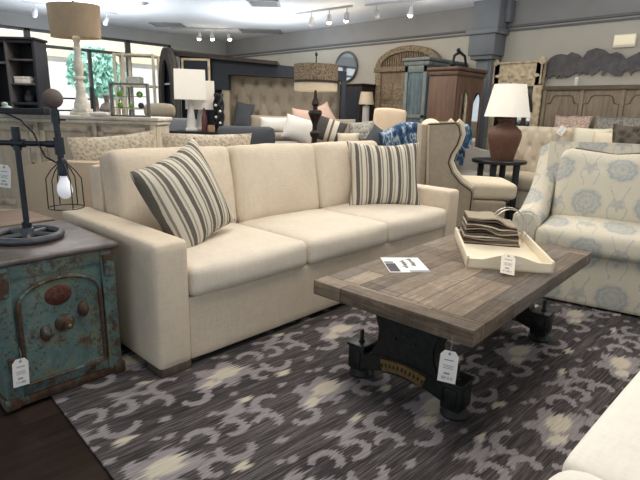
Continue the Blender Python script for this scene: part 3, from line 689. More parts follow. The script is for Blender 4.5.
m = MB(); m.cyl((.187, 0, .36), (.178, 0, .60), .0135, 14); m.cyl((.186, 0, .385), (.184, 0, .46), .021, 14); m.cyl((.18, 0, .52), (.18, 0, .575), .018, 14); m.cyl((.18, 0, .535), (.225, -.005, .535), .005, 8); m.build('pipe_riser', M['blacksteel'], il)
MB().ball((.177, 0, .622), .041, 3).build('ball_finial', plain('stone_ball', (.115, .09, .082), .7, 0, .2, 20), il)
m = MB(); m.lathe([(.012, .37), (.022, .355), (.023, .30), (.017, .292)], 16, RT((.19, 0, 0))); sk = m.build('socket', M['blacksteel'], il)
MB().lathe([(.012, .298), (.016, .28), (.03, .25), (.033, .225), (.026, .202), (.012, .19), (0, .188)], 20, RT((.19, 0, 0)), False).build('bulb', M['bulb'], sk)
m = MB()
for i in range(6):
    a = 2 * PI * i / 6 + .3; c, d = math.cos(a), math.sin(a)
    m.tube([(.19 + .016 * c, .016 * d, .35), (.19 + .05 * c, .05 * d, .315), (.19 + .072 * c, .072 * d, .28), (.19 + .074 * c, .074 * d, .15)], .0026, 6)
m.tube([(.19 + .074 * math.cos(a), .074 * math.sin(a), .15) for a in [2 * PI * i / 24 for i in range(24)]], .0026, 6, True)
m.build('wire_cage', M['iron'], il)
pts = [(-.16, -.012, .545), (-.10, -.02, .565), (-.03, -.02, .56), (.04, -.02, .53), (.09, -.02, .475), (.11, -.02, .42), (.13, -.02, .375), (.17, -.015, .352), (.19, -.005, .355)]
MB().tube(pts, .0042, 8).build('cord', M['iron'], il)
price_tag('white price tag hanging from the arm of the pipe lamp', (0.585, 2.686, 0.974), (0, .12, FACE), .058, .10, cord=.11)

# ------------------------------------------------------------------ floral armchair
fz = math.atan2(-.605, .139)
fa = thing('floral_armchair', 'wide cream and blue floral armchair with sloped arms, right of the coffee table', 'armchair', (3.455, 1.255, RZ), fz)
# local: x along front (right in photo), y back, origin on the front line about a fifth in from the left arm
x0, x1 = -.26, .78
MB().soft(((x0 + x1) / 2, .45, .19), (x1 - x0 - .02, .86, .36), .02, (0, .004, 0), 10).build('skirted_base', M['floral'], fa)
MB().soft(((x0 + x1) / 2, .33, .445), (x1 - x0 - .30, .74, .16), .05, (0, .015, .025), 14, wob=.003).build('seat_cushion', M['floral'], fa)
MB().tube([(x0 + .17, -.035, .405), (x1 - .17, -.035, .405)], .006, 8).build('seat_piping', M['taupe'], fa)
for sx, xa in ((-1, x0), (1, x1)):
    m = MB(); N = 16
    bm2 = bmesh.new(); rings = []
    for i in range(N + 1):
        k = i / N; y = .02 + k * .80
        top = .61 + .02 * k + .42 * max(0, (k - .35) / .65) ** 2.0
        wd = .155 - .02 * k; out = .03 * math.sin(PI * min(1, k * 1.2)) + .02
        ring_ = [(0, .02), (wd, .02), (wd, .45), (wd + .005, top - .08), (wd - .01, top - .025), (wd * .62, top), (wd * .3, top - .004), (-.018, top - .035), (-out, top - .09), (-.006, top - .17), (0, .30)]
        cxx = xa if sx < 0 else xa
        rings.append([bm2.verts.new((xa + (q[0] if sx < 0 else -q[0]), y - (.02 if i == 0 else 0) * 0, q[1])) for q in ring_])
    for a, c in zip(rings, rings[1:]):
        for q in range(len(a)): bm2.faces.new([a[q], a[(q + 1) % len(a)], c[(q + 1) % len(a)], c[q]])
    bm2.faces.new(list(reversed(rings[0]))); bm2.faces.new(rings[-1])
    bmesh.ops.recalc_face_normals(bm2, faces=bm2.faces[:])
    bmesh.ops.bevel(bm2, geom=[e for e in bm2.edges if e.verts[0].co.y < .021 and e.verts[1].co.y < .021], offset=.018, segments=3, affect='EDGES')
    m._take(bm2); m.build('arm', M['floral'], fa, sharp=50)
bw = x1 - x0
def backf(u, v):
    z = .30 + v * .75
    x = x0 + .09 + u * (bw - .18); x += (u - .5) * .05 * v
    y = .70 + .12 * v + .02 * (2 * u - 1) ** 2
    return (x, y, z + (.008 * math.cos((u - .5) * 6) if v > .95 else 0))
MB().sheet(backf, 16, 12, thick=.13).build('back_frame', M['floral'], fa, sharp=40)
bc = MB().soft((0, 0, 0), (bw - .31, .20, .56), .075, (0, .05, .015), 16, RT(((x0 + x1) / 2, .625, .735), rx=-.16), wob=.004, seed=3)
for v in bc.bm.verts:
    if v.co.z > .9: v.co.z -= .035 * max(0, 1 - abs(v.co.x - (x0 + x1) / 2) / .3)
bc.build('back_cushion', M['floral'], fa)
q = (x0 + x1) / 2
MB().tube([(x0 + .12, .79, 1.03), (q - .2, .64, 1.02), (q, .625, .995), (q + .2, .64, 1.02), (x1 - .12, .79, 1.03)], .006, 6).build('back_seam', M['taupe'], fa)
for x in (x0 + .06, x1 - .06):
    for y in (.08, .80): MB().span((x - .03, y - .03, 0), (x + .03, y + .03, .04), .004).build('leg', M['dark_leg'], fa)

# ------------------------------------------------------------------ ivory sofa at the viewer's right hand
iv = thing('ivory_sofa', 'ivory slipcovered sofa with rounded arm, in the near right corner', 'sofa', (.93, .30, RZ), 0)
MB().soft((.08, -.42, .27), (.17, .86, .50), .075, (.0, .01, .0), 12).build('arm', M['ivory'], iv)
MB().soft((2.0, -.42, .29), (.17, .90, .53), .075, (.0, .01, .0), 12).build('arm', M['ivory'], iv)
MB().soft((1.04, -.44, .2), (1.76, .84, .38), .02, (0, .004, 0), 8).build('base', M['ivory'], iv)
for i in range(2): MB().soft((.60 + i * .88, -.40, .42), (.875, .82, .145), .03, (.0, .006, .008), 14).build('seat_cushion', M['ivory'], iv)
MB().soft((1.04, -.92, .40), (2.08, .16, .78), .06, (0, .01, 0), 10).build('back', M['ivory'], iv)

# ================================================================== behind the sofa, left
# tall limewashed buffet along the left
def buffet():
    D = 5.5
    o = thing('sideboard', 'tall limewashed sideboard with framed panels under the big burlap lamp', 'sideboard', (1.941, 6.015, 0), FACE)
    w, d, h = 2.05, .48, 1.155
    MB().span((-w / 2 + .02, .02, .08), (w / 2 - .02, d, h - .05), .006).build('carcass', M['washpanel'], o)
    m = MB(); m.span((-w / 2 - .02, -.03, h - .045), (w / 2 + .02, d + .02, h), .012, 3); m.span((-w / 2, -.005, h - .085), (w / 2, d, h - .045), .01)
    m.build('top', M['offwhite'], o)
    n = 3; pw = (w - .12) / n
    for i in range(n):
        xa = -w / 2 + .06 + i * pw; f = MB()
        for a, b in (((xa + .03, -.004, .14), (xa + .09, .03, h - .11)), ((xa + pw - .09, -.004, .14), (xa + pw - .03, .03, h - .11)), ((xa + .03, -.004, h - .18), (xa + pw - .03, .03, h - .11)), ((xa + .03, -.004, .14), (xa + pw - .03, .03, .21))):
            f.span(a, b, .008)
        dr = f.build('door', M['whitewash'], o)
        MB().span((xa + .10, .012, .22), (xa + pw - .10, .024, h - .19), .004).build('door_panel', M['washpanel'], dr)
        MB().ball((xa + pw - .06, -.02, .62), .014, 2).build('knob', M['brass'], dr)
    for i in range(n + 1):
        x = -w / 2 + .06 + i * pw; MB().span((x - .028, -.016, .06), (x + .028, .03, h - .08), .01).build('pilaster', M['whitewash'], o)
    m = MB(); m.span((-w / 2, -.01, 0), (w / 2, d, .085), .008); m.build('plinth', M['offwhite'], o)
buffet()
BT = 1.1555
# big burlap lamp on a turned column
o = thing('table_lamp', 'large table lamp with oval burlap shade and turned whitewashed column on the sideboard', 'lamp', (2.136, 5.998, BT), FACE)
q = 5.62 / 502
m = MB(); m.span((-.10, -.10, 0), (.10, .10, .035), .008); m.span((-.085, -.085, .035), (.085, .085, .07), .01)
m.lathe([(.085, .07), (.08, .12), (.055, .20), (.045, .26), (.05, .28), (.052, .33), (.034, .36), (.030, .37), (.062, .385), (.062, .40), (.034, .42), (.05, .47), (.054, .52), (.036, .60), (.03, .66), (.042, .70), (.032, .72), (.028, .76), (.04, .79), (.04, .81), (.03, .83)], 20)
m.build('column', M['offwhite'], o)
MB().cyl((0, 0, .83), (0, 0, 1.16), .008).build('rod', M['brass'], o)
m = MB(); sh = [(.265, .81), (.262, .815), (.278, 1.135), (.274, 1.14), (.27, 1.135), (.255, .815)]
m.lathe(sh + [sh[0]], 40, Matrix.Diagonal((1, .62, 1, 1)), False); m.build('lamp_shade', M['beige_shade'], o)
MB().tube([(-.26, 0, 1.12), (0, 0, 1.12), (.26, 0, 1.12)], .005, 6).build('shade_ring', M['brass'], o)
MB().ball((0, 0, 1.17), .016, 2).build('finial', M['brass'], o)
# tabletop wire terrarium frame with moss balls
o = thing('wire_frame', 'dark metal frame with wire rows of green moss balls on the sideboard', 'decoration', (2.400, 5.353, BT), FACE)
fw_, fh_ = .385, .345
m = MB()
for x in (-fw_ / 2, fw_ / 2): m.span((x - .010, -.03, 0), (x + .010, .03, fh_), .003)
for z in (.010, fh_ - .010): m.span((-fw_ / 2, -.03, z - .010), (fw_ / 2, .03, z + .010), .003)
m.build('frame', M['pewter'], o)
for z in (.095, .21): MB().cyl((-fw_ / 2, 0, z), (fw_ / 2, 0, z), .004, 8).build('wire', M['pewter'], o)
for x in (-.09, .02): MB().cyl((x, 0, .01), (x, 0, fh_ - .01), .0035, 8).build('wire', M['pewter'], o)
for k, (x, z, mm, r) in enumerate(((-.105, .232, 'green', .030), (.105, .232, 'green', .034), (-.105, .118, 'green', .030), (.005, .112, 'green', .024), (.115, .118, 'charcoal', .032))):
    MB().ball((x, 0, z), r, 2).build('moss_ball', M[mm], o)
# vase, dark tray, shell on the sideboard
tag(MB().lathe([(.045, 0), (.075, .02), (.085, .07), (.06, .12), (.025, .145), (.03, .19), (.042, .215), (.03, .23)], 20).build('vase', M['stone'], loc=(2.308, 5.731, BT), rot=(0, 0, FACE)), 'small grey stone vase between burlap lamp and moss ball frame', 'vase')
tag(MB().soft((0, 0, .02), (.19, .14, .04), .018, (0, 0, .006), 6).build('folded_cloth', M['white'], loc=(2.151, 5.524, BT), rot=(0, 0, FACE)), 'small folded white cloth on the sideboard in front of the grey vase', 'cloth')
m = MB(); m.span((-.30, -.15, 0), (.30, .15, .02), .006)
for y in (-.15, .15): m.span((-.30, y - .012, .0), (.30, y + .012, .06), .006)
for x in (-.30, .30): m.span((x - .012, -.15, 0), (x + .012, .15, .075), .006)
tag(m.build('display_tray', M['bookcase'], loc=(1.568, 6.163, BT), rot=(0, 0, FACE)), 'black wooden tray on the left end of the sideboard', 'tray')
m = MB(); m.ball((0, 0, .035), .045, 2, (1.3, 1, .7)); m.ball((-.02, 0, .075), .032, 2, (1, 1, .8))
tag(m.build('sea_shell', M['shell'], loc=(1.461, 6.267, BT + .0205), rot=(0, 0, FACE)), 'pale green shell lying in the black tray', 'shell')
# black bookcase
o = thing('bookcase', 'tall black open bookcase at the far left edge beside the windows', 'bookcase', (1.840, 7.695, 0), FACE)
w, h, d = .78, 2.054, .30
q = 6.6 / 502; L_, R_2, X1 = -w / 2, w / 2, (16 - 16) * q
MB().span((L_, d - .02, 0), (R_2, d, h), .002).build('back_panel', M['bookcase'], o)
for x in (L_, .0, R_2 - .035): MB().span((x, -.0, 0), (x + .035, d - .02, h), .004).build('upright', M['bookedge'] if x == 0 else M['bookcase'], o)
for z in (h - .04, .02, 1.25): MB().span((L_ + .035, 0, z), (R_2 - .035, d - .02, z + .035), .004).build('shelf', M['bookcase'], o)
for z in (h - .30, .75): MB().span((L_ + .035, 0.005, z), (.0, d - .02, z + .03), .004).build('shelf', M['bookedge'], o)
for z in (1.50, 1.80, .80): MB().span((.035, 0.005, z), (R_2 - .035, d - .02, z + .022), .004).build('shelf', M['bookedge'], o)
MB().span((L_ - .02, -.02, h), (R_2 + .02, d + .01, h + .03), .006).build('cornice', M['bookcase'], o)
SHX = (math.cos(FACE), math.sin(FACE))
def on(base, x, y, z):          # place a thing at local x,y of another thing's frame
    c, s_ = math.cos(base.rotation_euler.z), math.sin(base.rotation_euler.z)
    return (base.location.x + c * x - s_ * y, base.location.y + s_ * x + c * y, z)
bk = o
m = MB(); m.span((-.105, -.07, 0), (.105, .07, .055), .004); m.span((-.107, -.072, .058), (.107, .072, .085), .004); m.span((-.1, -.065, .05), (.1, .065, .06), 0)
tag(m.build('storage_box', M['offwhite'], loc=on(bk, .165, .11, 1.5225), rot=(0, 0, FACE)), 'pale lidded box on the right hand shelf of the black bookcase', 'box')
tag(MB().lathe([(.04, 0), (.06, .03), (.05, .09), (.02, .12), (.025, .15)], 16).build('vase', M['charcoal'], loc=on(bk, .17, .15, 1.2855), rot=(0, 0, FACE)), 'small dark vase on a lower right shelf of the black bookcase', 'vase')
# pale etagere with printer-like white box
o = thing('etagere', 'pale raw wood open shelf unit standing by the window', 'shelf unit', (4.252, 9.228, 0), FACE)
w, h = .70, 2.199
for x in (-w / 2, -w / 2 + .16, w / 2 - .0):
    for y in (0, .30): MB().span((x - .022, y - .022, 0), (x + .022, y + .022, h), .004).build('post', M['palewood'], o)
for z in (.25, .75, 1.22, 1.62, h - .04): MB().span((-w / 2, -.02, z), (w / 2, .32, z + .035), .004).build('shelf', M['palewood'], o)
m = MB(); m.span((-.12, -.1, 0), (.12, .1, .15), .02, 3); m.ball((-.06, -.105, .09), .022, 2, (1, .3, 1)); m.ball((.06, -.105, .09), .022, 2, (1, .3, 1))
tag(m.build('white_box', M['silverbase'], loc=on(o, -.04, .15, 1.6555), rot=(0, 0, FACE)), 'small white box with two dark round dials on the pale shelf unit', 'box')
# arched dark display cabinet, seen at an angle
def archcab():
    o = thing('arched_cabinet', 'charcoal cabinet with pointed arch top and white inner shelves near the window', 'cabinet', (4.375, 8.318, 0), FACE - .85)
    w, d = .60, .13; zs = 1.45; zt = 2.255
    def gothic(w, zs, zt, z0):
        n = 12; L = [(w / 2, z0), (w / 2, zs)]
        for i in range(1, n + 1): t = i / n; L.append((w / 2 * (1 - t ** 1.7), zs + (zt - zs) * math.sin(t * PI / 2)))
        Lm = [(-x, z) for x, z in reversed(L[:-1])]
        return L + Lm
    o1 = gothic(w, zs, zt, 0); i1 = gothic(w - .24, zs, zt - .2, .1)
    m = MB(); b = bmesh.new(); A = [b.verts.new((x, 0, z)) for x, z in o1]; B_ = [b.verts.new((x, 0, z)) for x, z in i1]; n = len(A)
    for i in range(n): b.faces.new([A[i], A[(i + 1) % n], B_[(i + 1) % n], B_[i]])
    bmesh.ops.recalc_face_normals(b, faces=b.faces[:]); bmesh.ops.solidify(b, geom=b.faces[:], thickness=.05); m._take(b)
    m.build('arched_frame', M['archwood'], o, sharp=30)
    m = MB(); b = bmesh.new(); A = [b.verts.new((x, .02, z)) for x, z in o1]; B_ = [b.verts.new((x, d, z)) for x, z in o1]
    for i in range(n): b.faces.new([A[i], A[(i + 1) % n], B_[(i + 1) % n], B_[i]])
    m._take(b); m.build('side_shell', M['archwood'], o, sharp=30)
    MB().prism(o1, d - .02, d).build('back_panel', M['navy'], o)
    for z in (.45, .85, 1.25, 1.65): MB().span((-w / 2 + .03, .06, z), (w / 2 - .03, d - .03, z + .03), .003).build('shelf', M['white'], o)
archcab()
# grey sofa back left of the white lamps, with lumpy cushion
o = thing('grey_sofa', 'slate grey sofa beyond the sideboard, left of the white square lamp', 'sofa', (3.964, 7.569, 0), FACE)
w = .92
MB().soft((0, .08, .5), (w, .2, 1.110 * 2 - 1.0), .05, (0, .01, 0), 8).build('back', M['grey'], o)
MB().soft((0, .30, .27), (w - .1, .40, .5), .05, (0, 0, .02), 8).build('seat', M['grey'], o)
for x in (-w / 2 + .08, w / 2 - .08): MB().soft((x, .27, .36), (.16, .44, .64), .05, (0, 0, 0), 6).build('arm', M['grey'], o)
tag(MB().soft((0, 0, .10), (.50, .16, .20), .08, (0, 0, .02), 8).build('lumbar_cushion', M['linen'], loc=(3.935, 7.712, 1.110 + .005), rot=(0, 0, FACE)), 'beige roll cushion resting on top of the slate grey sofa back', 'cushion')
# navy display wall with gilt mirror, and tall tufted bed inside it
NV = 9.0
o = thing('display_partition', 'dark navy free standing display wall with header beam around the tufted bed', 'partition', (5.335, 7.743, 0), FACE)
q = NV / 502
def nx(px): return (px - 232) * q
zt = 2.154; zt2 = 1.995; zb = 1.603
m = MB(); m.prism([(nx(182), zb - .0), (nx(229), zb), (nx(229), 1.863), (nx(345), 1.805), (nx(345), 1.962), (nx(182), zt)], 0, .25); m.build('header', M['navy'], o)
MB().span((nx(182), 0, 0), (nx(206), .25, zb), .004).build('left_panel', M['navy'], o)
MB().span((nx(222), .02, 0), (nx(229), .25, zb), .004).build('post', M['headtuft'], o)
MB().span((nx(206), .20, 0), (nx(222), .24, zb), .0).build('recess', M['navy2'], o)
MB().span((nx(345) - .08, 0, 0), (nx(345), .25, 1.805), .004).build('right_post', M['navy'], o)
m = MB(); m.prism([(nx(179), zt - .01), (nx(278), 2.042 - .01), (nx(278), 2.042 + .05), (nx(179), zt + .05)], -.12, .3); m.build('cornice', M['espresso'], o)
o = thing('wall_mirror', 'slim gilt picture frame hanging on the navy display wall above the white lamp', 'frame', (4.831, 8.090, 1.687), FACE)
m = MB()
for a, b in (((-.25, 0, 0), (-.21, .04, .42)), ((.21, 0, 0), (.25, .04, .42)), ((-.25, 0, .38), (.25, .04, .42)), ((-.25, 0, 0), (.25, .04, .04))): m.span(a, b, .008)
m.build('frame', M['gilt'], o); MB().span((-.22, .015, .02), (.22, .03, .40), 0).build('panel', M['navy2'], o)
o = thing('tufted_bed', 'bed with tall greige tufted headboard inside the navy display wall', 'bed', (6.236, 7.369, 0), FACE)
w = 2.046215139442231
hb = tufted(w, 1.932 - .05, .10, .26, .28, .06); hb.build('headboard', M['headtuft'], o, loc=(0, .0, .05))
MB().soft((0, -.90, .28), (w - .08, 1.7, .50), .03, (0, 0, 0), 6).build('bed_base', M['headtuft'], o)
MB().soft((0, -.90, .69), (w - .12, 1.68, .34), .08, (0, 0, .02), 8).build('mattress', M['white'], o)
MB().soft((0, -1.15, .865), (w - .06, 1.22, .10), .04, (0, 0, .03), 10, wob=.015).build('duvet', M['taupe'], o)
bed = o
# taupe daybed carrying scatter pillows
o = thing('daybed', 'low taupe daybed heaped with scatter pillows behind the cream sofa', 'daybed', (5.179, 5.021, 0), FACE)
w = 1.0737051792828685
MB().soft((0, 0, .33), (w, .95, .56), .05, (0, 0, 0), 8).build('base', M['taupe'], o)
MB().soft((0, -.02, .70), (w - .04, .95, .18), .06, (0, 0, .015), 8).build('mattress', M['taupe'], o)
MB().soft((0, .45, .85), (w, .12, .50), .05, (0, 0, 0), 8).build('back', M['taupe'], o)
def stand_pillow(label, xyz, w, h, t, m, rz=FACE, tilt=-.22, roll=0.0, seed=0, group=None, name='throw_pillow'):
    """pillow leaning back, its lower edge at xyz"""
    R = Euler((0, 0, rz)).to_matrix() @ Euler((tilt, 0, 0)).to_matrix() @ Euler((0, roll, 0)).to_matrix()
    hh = h / 2 * abs(math.cos(roll)) + w / 2 * abs(math.sin(roll)) * .9
    c = Vector(xyz) + Euler((0, 0, rz)).to_matrix() @ Vector((0, -hh * math.sin(tilt), hh * math.cos(tilt)))
    o = MB().pillow(w, h, t, seed=seed, n=14).build(name, m, loc=c, rot=R.to_euler(), sharp=80)
    return tag(o, label, 'pillow', group)
DB = .812
stand_pillow('white crumpled pillow left of the black and white striped pillow', (4.626, 5.156, DB), .42, .34, .18, M['white'], roll=.25, seed=4)
stand_pillow('bold black and cream striped pillow right of the dark lamp stem', (4.909, 4.853, DB), .42, .33, .16, M['bwstripe'], roll=.28, seed=6)
stand_pillow('grey printed pillow at the right of the heap behind the sofa', (5.263, 4.580, DB), .36, .33, .15, M['greypat'], roll=-.1, seed=7)
stand_pillow('muted grey pillow behind the striped one', (5.318, 5.058, DB), .46, .37, .15, M['taupe'], seed=8)
stand_pillow('small grey white folded pillow between the striped and grey printed pillows', (5.030, 4.620, DB), .30, .19, .12, M['linen2'], seed=9)
BD = .925
stand_pillow('blush pink pillow just right of the dark lamp stem', (6.491, 6.619, BD), .42, .40, .15, M['pink'], roll=-.5, seed=10)
stand_pillow('blush pink pillow just left of the dark lamp stem', (6.225, 6.805, BD), .48, .36, .15, M['pink'], roll=.1, seed=11)
stand_pillow('slim charcoal pillow leaning on the tall tufted headboard', (5.507, 7.648, BD), .34, .46, .12, M['charcoal'], roll=.15, seed=12)
stand_pillow('long taupe pillow lying across the tufted bed', (5.589, 6.922, BD), .75, .26, .16, M['headtuft'], seed=13)
stand_pillow('white bed pillow at the foot of the tufted bed', (5.201, 6.365, BD), .50, .24, .16, M['white'], seed=14)
# charcoal settee in front of the bed
o = thing('settee', 'charcoal settee with rounded corners between cream sofa and tufted bed', 'settee', (4.106, 5.634, 0), FACE)
w = 0.7741035856573706
MB().soft((0, .0, .54), (w, .20, 1.02), .08, (0, .01, 0), 10).build('back', M['charcoal'], o)
MB().soft((0, -.38, .28), (w, .62, .44), .05, (0, 0, .02), 8).build('seat', M['charcoal'], o)
for x in (-w / 2 + .05, w / 2 - .05):
    MB().soft((x, -.3, .40), (.10, .62, .64), .04, (0, 0, 0), 6).build('arm', M['charcoal'], o)
# console with two white lamps and iron ornament
o = thing('console_table', 'narrow black console table carrying the white shaded lamps', 'table', (3.956, 6.570, 0), FACE)
CT = 0.951
w = .74
MB().span((-w / 2, -.28, CT - .04), (w / 2, .28, CT), .006).build('tabletop', M['black'], o)
for x in (-w / 2 + .03, w / 2 - .03):
    for y in (-.24, .24): MB().span((x - .025, y - .025, 0), (x + .025, y + .025, CT - .04), .003).build('leg', M['black'], o)
cons = o
def square_lamp(label, x, y, hb, ws, hs):
    o = thing('table_lamp', label, 'lamp', on(cons, x, y, CT + .0005), FACE + .25)
    m = MB(); m.span((-.08, -.08, 0), (.08, .08, .04), .006); m.lathe([(.07, .04), (.062, .10), (.04, hb * .75), (.03, hb), (.0, hb + .002)], 16); m.build('lamp_base', M['silverbase'], o)
    MB().cyl((0, 0, hb), (0, 0, hb + hs * .9), .008).build('rod', M['brass'], o)
    b = bmesh.new(); lo = [(-ws / 2, -ws * .36), (ws / 2, -ws * .36), (ws / 2, ws * .36), (-ws / 2, ws * .36)]
    A = [b.verts.new((x_, y_, hb)) for x_, y_ in lo]; B_ = [b.verts.new((x_ * .97, y_ * .97, hb + hs)) for x_, y_ in lo]
    for i in range(4): b.faces.new([A[i], A[(i + 1) % 4], B_[(i + 1) % 4], B_[i]])
    bmesh.ops.recalc_face_normals(b, faces=b.faces[:]); bmesh.ops.solidify(b, geom=b.faces[:], thickness=.006)
    m = MB(); m._take(b); m.build('lamp_shade', M['white_shade'], o)
square_lamp('white lamp with square shade on the black console, nearer and taller one', -.09, -.10, .43, .43, .40)
square_lamp('white lamp with square shade half hidden behind the taller white lamp', -.02, .17, .30, .42, .40)
o = thing('iron_ornament', 'twisted dark iron ornament beside the white lamp on the console', 'ornament', on(cons, .30, -.05, CT + .0005), FACE)
m = MB(); m.lathe([(.08, 0), (.085, .015), (.03, .03)], 16)
for k in range(4):
    m.tube([(.06 * math.cos(k * PI / 2 + z * 9) * (1.15 - abs(z - .28)), .06 * math.sin(k * PI / 2 + z * 9), z) for z in [.02 + .5 * i / 30 for i in range(31)]], .018, 8)
m.build('scrollwork', M['iron'], o)
for i in range(4): MB().ball((.03 * (-1) ** i, -.07, .12 + .08 * i), .02, 2).build('glass_drop', M['silverbase'], o)
tag(MB().lathe([(.038, 0), (.04, .01), (.04, .19), (.015, .25), (.015, .31), (.018, .32)], 16).build('bottle', M['bottle'], loc=on(cons, .12, -.2, CT + .0005)), 'dark red bottle on the console right of the taller white lamp', 'bottle')
tag(MB().lathe([(.05, 0), (.055, .05), (.045, .09)], 16).build('candle_cup', M['tan'], loc=on(cons, .22, -.22, CT + .0005)), 'small tan cup on the console beside the red bottle', 'cup')

# beige sofa standing back to back with the cream sofa
o = thing('beige_sofa', 'round backed beige sofa standing back to back with the cream sofa', 'sofa', (1.13, 3.60, 0), 0)
w = 1.92
def shell(u, v):
    a = PI * (u - .5) * 1.0; k = abs(2 * u - 1)
    x = w / 2 + math.copysign(min(1, k * 1.06) ** .9 * w / 2, u - .5); y = .62 * max(0, (k - .55) / .45) ** 1.8
    return (x, y, .05 + v * (.83 - .12 * max(0, (k - .8) / .2) ** 2) - .0)
MB().sheet(shell, 40, 8, thick=-.16).build('round_back', M['barrel'], o, sharp=60)
MB().soft((w / 2, .60, .24), (w - .30, .72, .40), .05, (0, 0, .02), 8).build('seat', M['barrel'], o)
stand_pillow('cream slubby pillow sticking up behind the left end of the cream sofa', (1.62, 3.92, .45), .62, .60, .16, M['creampat'], rz=-.25, tilt=.20, roll=-.10, seed=15)
stand_pillow('cream slubby pillow peeking over the cream sofa back, beside the dark settee', (2.42, 3.92, .48), .78, .59, .16, M['creampat'], rz=-.35, tilt=.18, seed=16)
# dark end table and throw behind the safe
o = thing('end_table', 'small brown wooden end table behind the safe', 'table', (.52, 3.22, 0), .1)
MB().span((-.42, -.22, .58), (.34, .22, .63), .008).build('tabletop', wood('brown_tabletop', (.20, .13, .085), (.11, .07, .045)), o)
MB().span((-.38, -.2, .47), (.30, .2, .58), .004).build('apron', M['espresso'], o)
for x in (-.38, .30):
    for y in (-.18, .18): MB().span((x - .025, y - .025, 0), (x + .025, y + .025, .48), .003).build('leg', M['espresso'], o)
tag(MB().soft((0, 0, .045), (.42, .34, .09), .04, (0, 0, .03), 10, wob=.02).build('folded_throw', M['navy'], loc=(.33, 3.2, .632), rot=(0, 0, .3)), 'folded dark navy throw on the small end table behind the safe', 'throw')

# ================================================================== middle and right
# lamp with woven shade
PT = .74
o = thing('lamp_table', 'small round dark table under the woven shade lamp behind the sofa', 'table', (4.339, 4.545, 0), FACE)
m = MB(); m.lathe([(.26, PT - .03), (.27, PT - .015), (.26, PT)], 28); m.build('tabletop', M['espresso'], o)
m = MB(); m.lathe([(.18, 0), (.17, .03), (.04, .06), (.035, PT - .03)], 20); m.build('pedestal', M['espresso'], o)
o = thing('table_lamp', 'lamp with two tone woven drum shade and dark turned stem behind the sofa', 'lamp', (4.339, 4.545, PT + .0005), FACE)
zs0, zs1 = 1.498 - PT, 1.798 - PT
m = MB(); m.lathe([(.10, 0), (.10, .02), (.05, .04), (.035, .10), (.03, .20), (.055, .24), (.06, .27), (.03, .30), (.028, .36), (.05, .42), (.085, .50), (.075, .535), (.03, .55), (.028, .58), (.05, .61), (.035, .65), (.02, .68), (.014, zs0 + .02)], 20); m.build('stem', M['espresso'], o)
MB().cyl((0, 0, zs0), (0, 0, zs1 + .12), .007).build('rod', M['iron'], o)
rr = .263; zm = zs0 + (zs1 - zs0) * .38
mm = Mat('woven_shade', .9, 0, .1); vv = mm.voro(70); mm.color(mm.ramp(vv, [(.15, (.34, .27, .19)), (.5, (.19, .145, .10)), (.8, (.09, .07, .05))])); mm.bump(vv, .8, .01)
def drum(a, b, r): return MB().lathe([(r, a), (r, b), (r - .006, b), (r - .006, a), (r, a)], 40, None, False)
sh = drum(zm, zs1, rr).build('lamp_shade', mm.m, o)
drum(zs0, zm - .015, rr - .004).build('lower_band', M['warm_shade'], sh); drum(zm - .02, zm + .005, rr + .004).build('trim_band', M['espresso'], sh)
MB().tube([(-rr + .01, 0, zs1 - .03), (0, 0, zs1 - .03), (rr - .01, 0, zs1 - .03)], .004, 6).build('shade_spider', M['iron'], o)
MB().ball((0, 0, zs1 + .12), .018, 2, (1, 1, 1.5)).build('finial', M['iron'], o)

# things along the back wall: local x runs to the right in the photo, front faces the room
WR = -PI / 2
# dark tall chest
yc, w = 8.385, 1.16
h = 1.911
o = thing('tall_chest', 'espresso brown tall two door chest under the oval wall mirror', 'chest', (8.9, yc, 0), WR)
MB().span((-w / 2, 0, .06), (w / 2, .5, h - .04), .006).build('carcass', M['espresso'], o)
MB().span((-w / 2 - .03, -.03, h - .04), (w / 2 + .03, .52, h), .01).build('top', M['espresso'], o)
MB().span((-w / 2, -.01, 0), (w / 2, .5, .07), .004).build('plinth', M['espresso'], o)
for sx in (-1, 1):
    a, b = sorted((sx * .02, sx * (w / 2 - .03)))
    d = MB().span((a, -.02, .10), (b, .0, h - .07), .006).build('door', M['espresso'], o)
    MB().span((a + .06, -.026, .18), (b - .06, -.019, h - .15), .004).build('door_panel', M['bookcase'], d)
    MB().cyl((sx * .06, -.04, h * .45), (sx * .06, -.04, h * .55), .01).build('handle', M['brass'], d)
# oval wall mirror
yc, zc = 8.851, 2.349
rx, rz_ = 0.368, 0.36
o = thing('wall_mirror', 'oval mirror in slim dark frame on the back wall above the tall chest', 'mirror', (9.46, yc, zc), WR)
MB().tube([((rx - .02) * math.cos(a), 0, (rz_ - .02) * math.sin(a)) for a in [2 * PI * i / 48 for i in range(48)]], .03, 8, True).build('frame', M['pewter'], o)
MB().prism([((rx - .02) * math.cos(a), (rz_ - .02) * math.sin(a)) for a in [2 * PI * i / 48 for i in range(48)]], .0, .02).build('glass', M['mirror'], o)
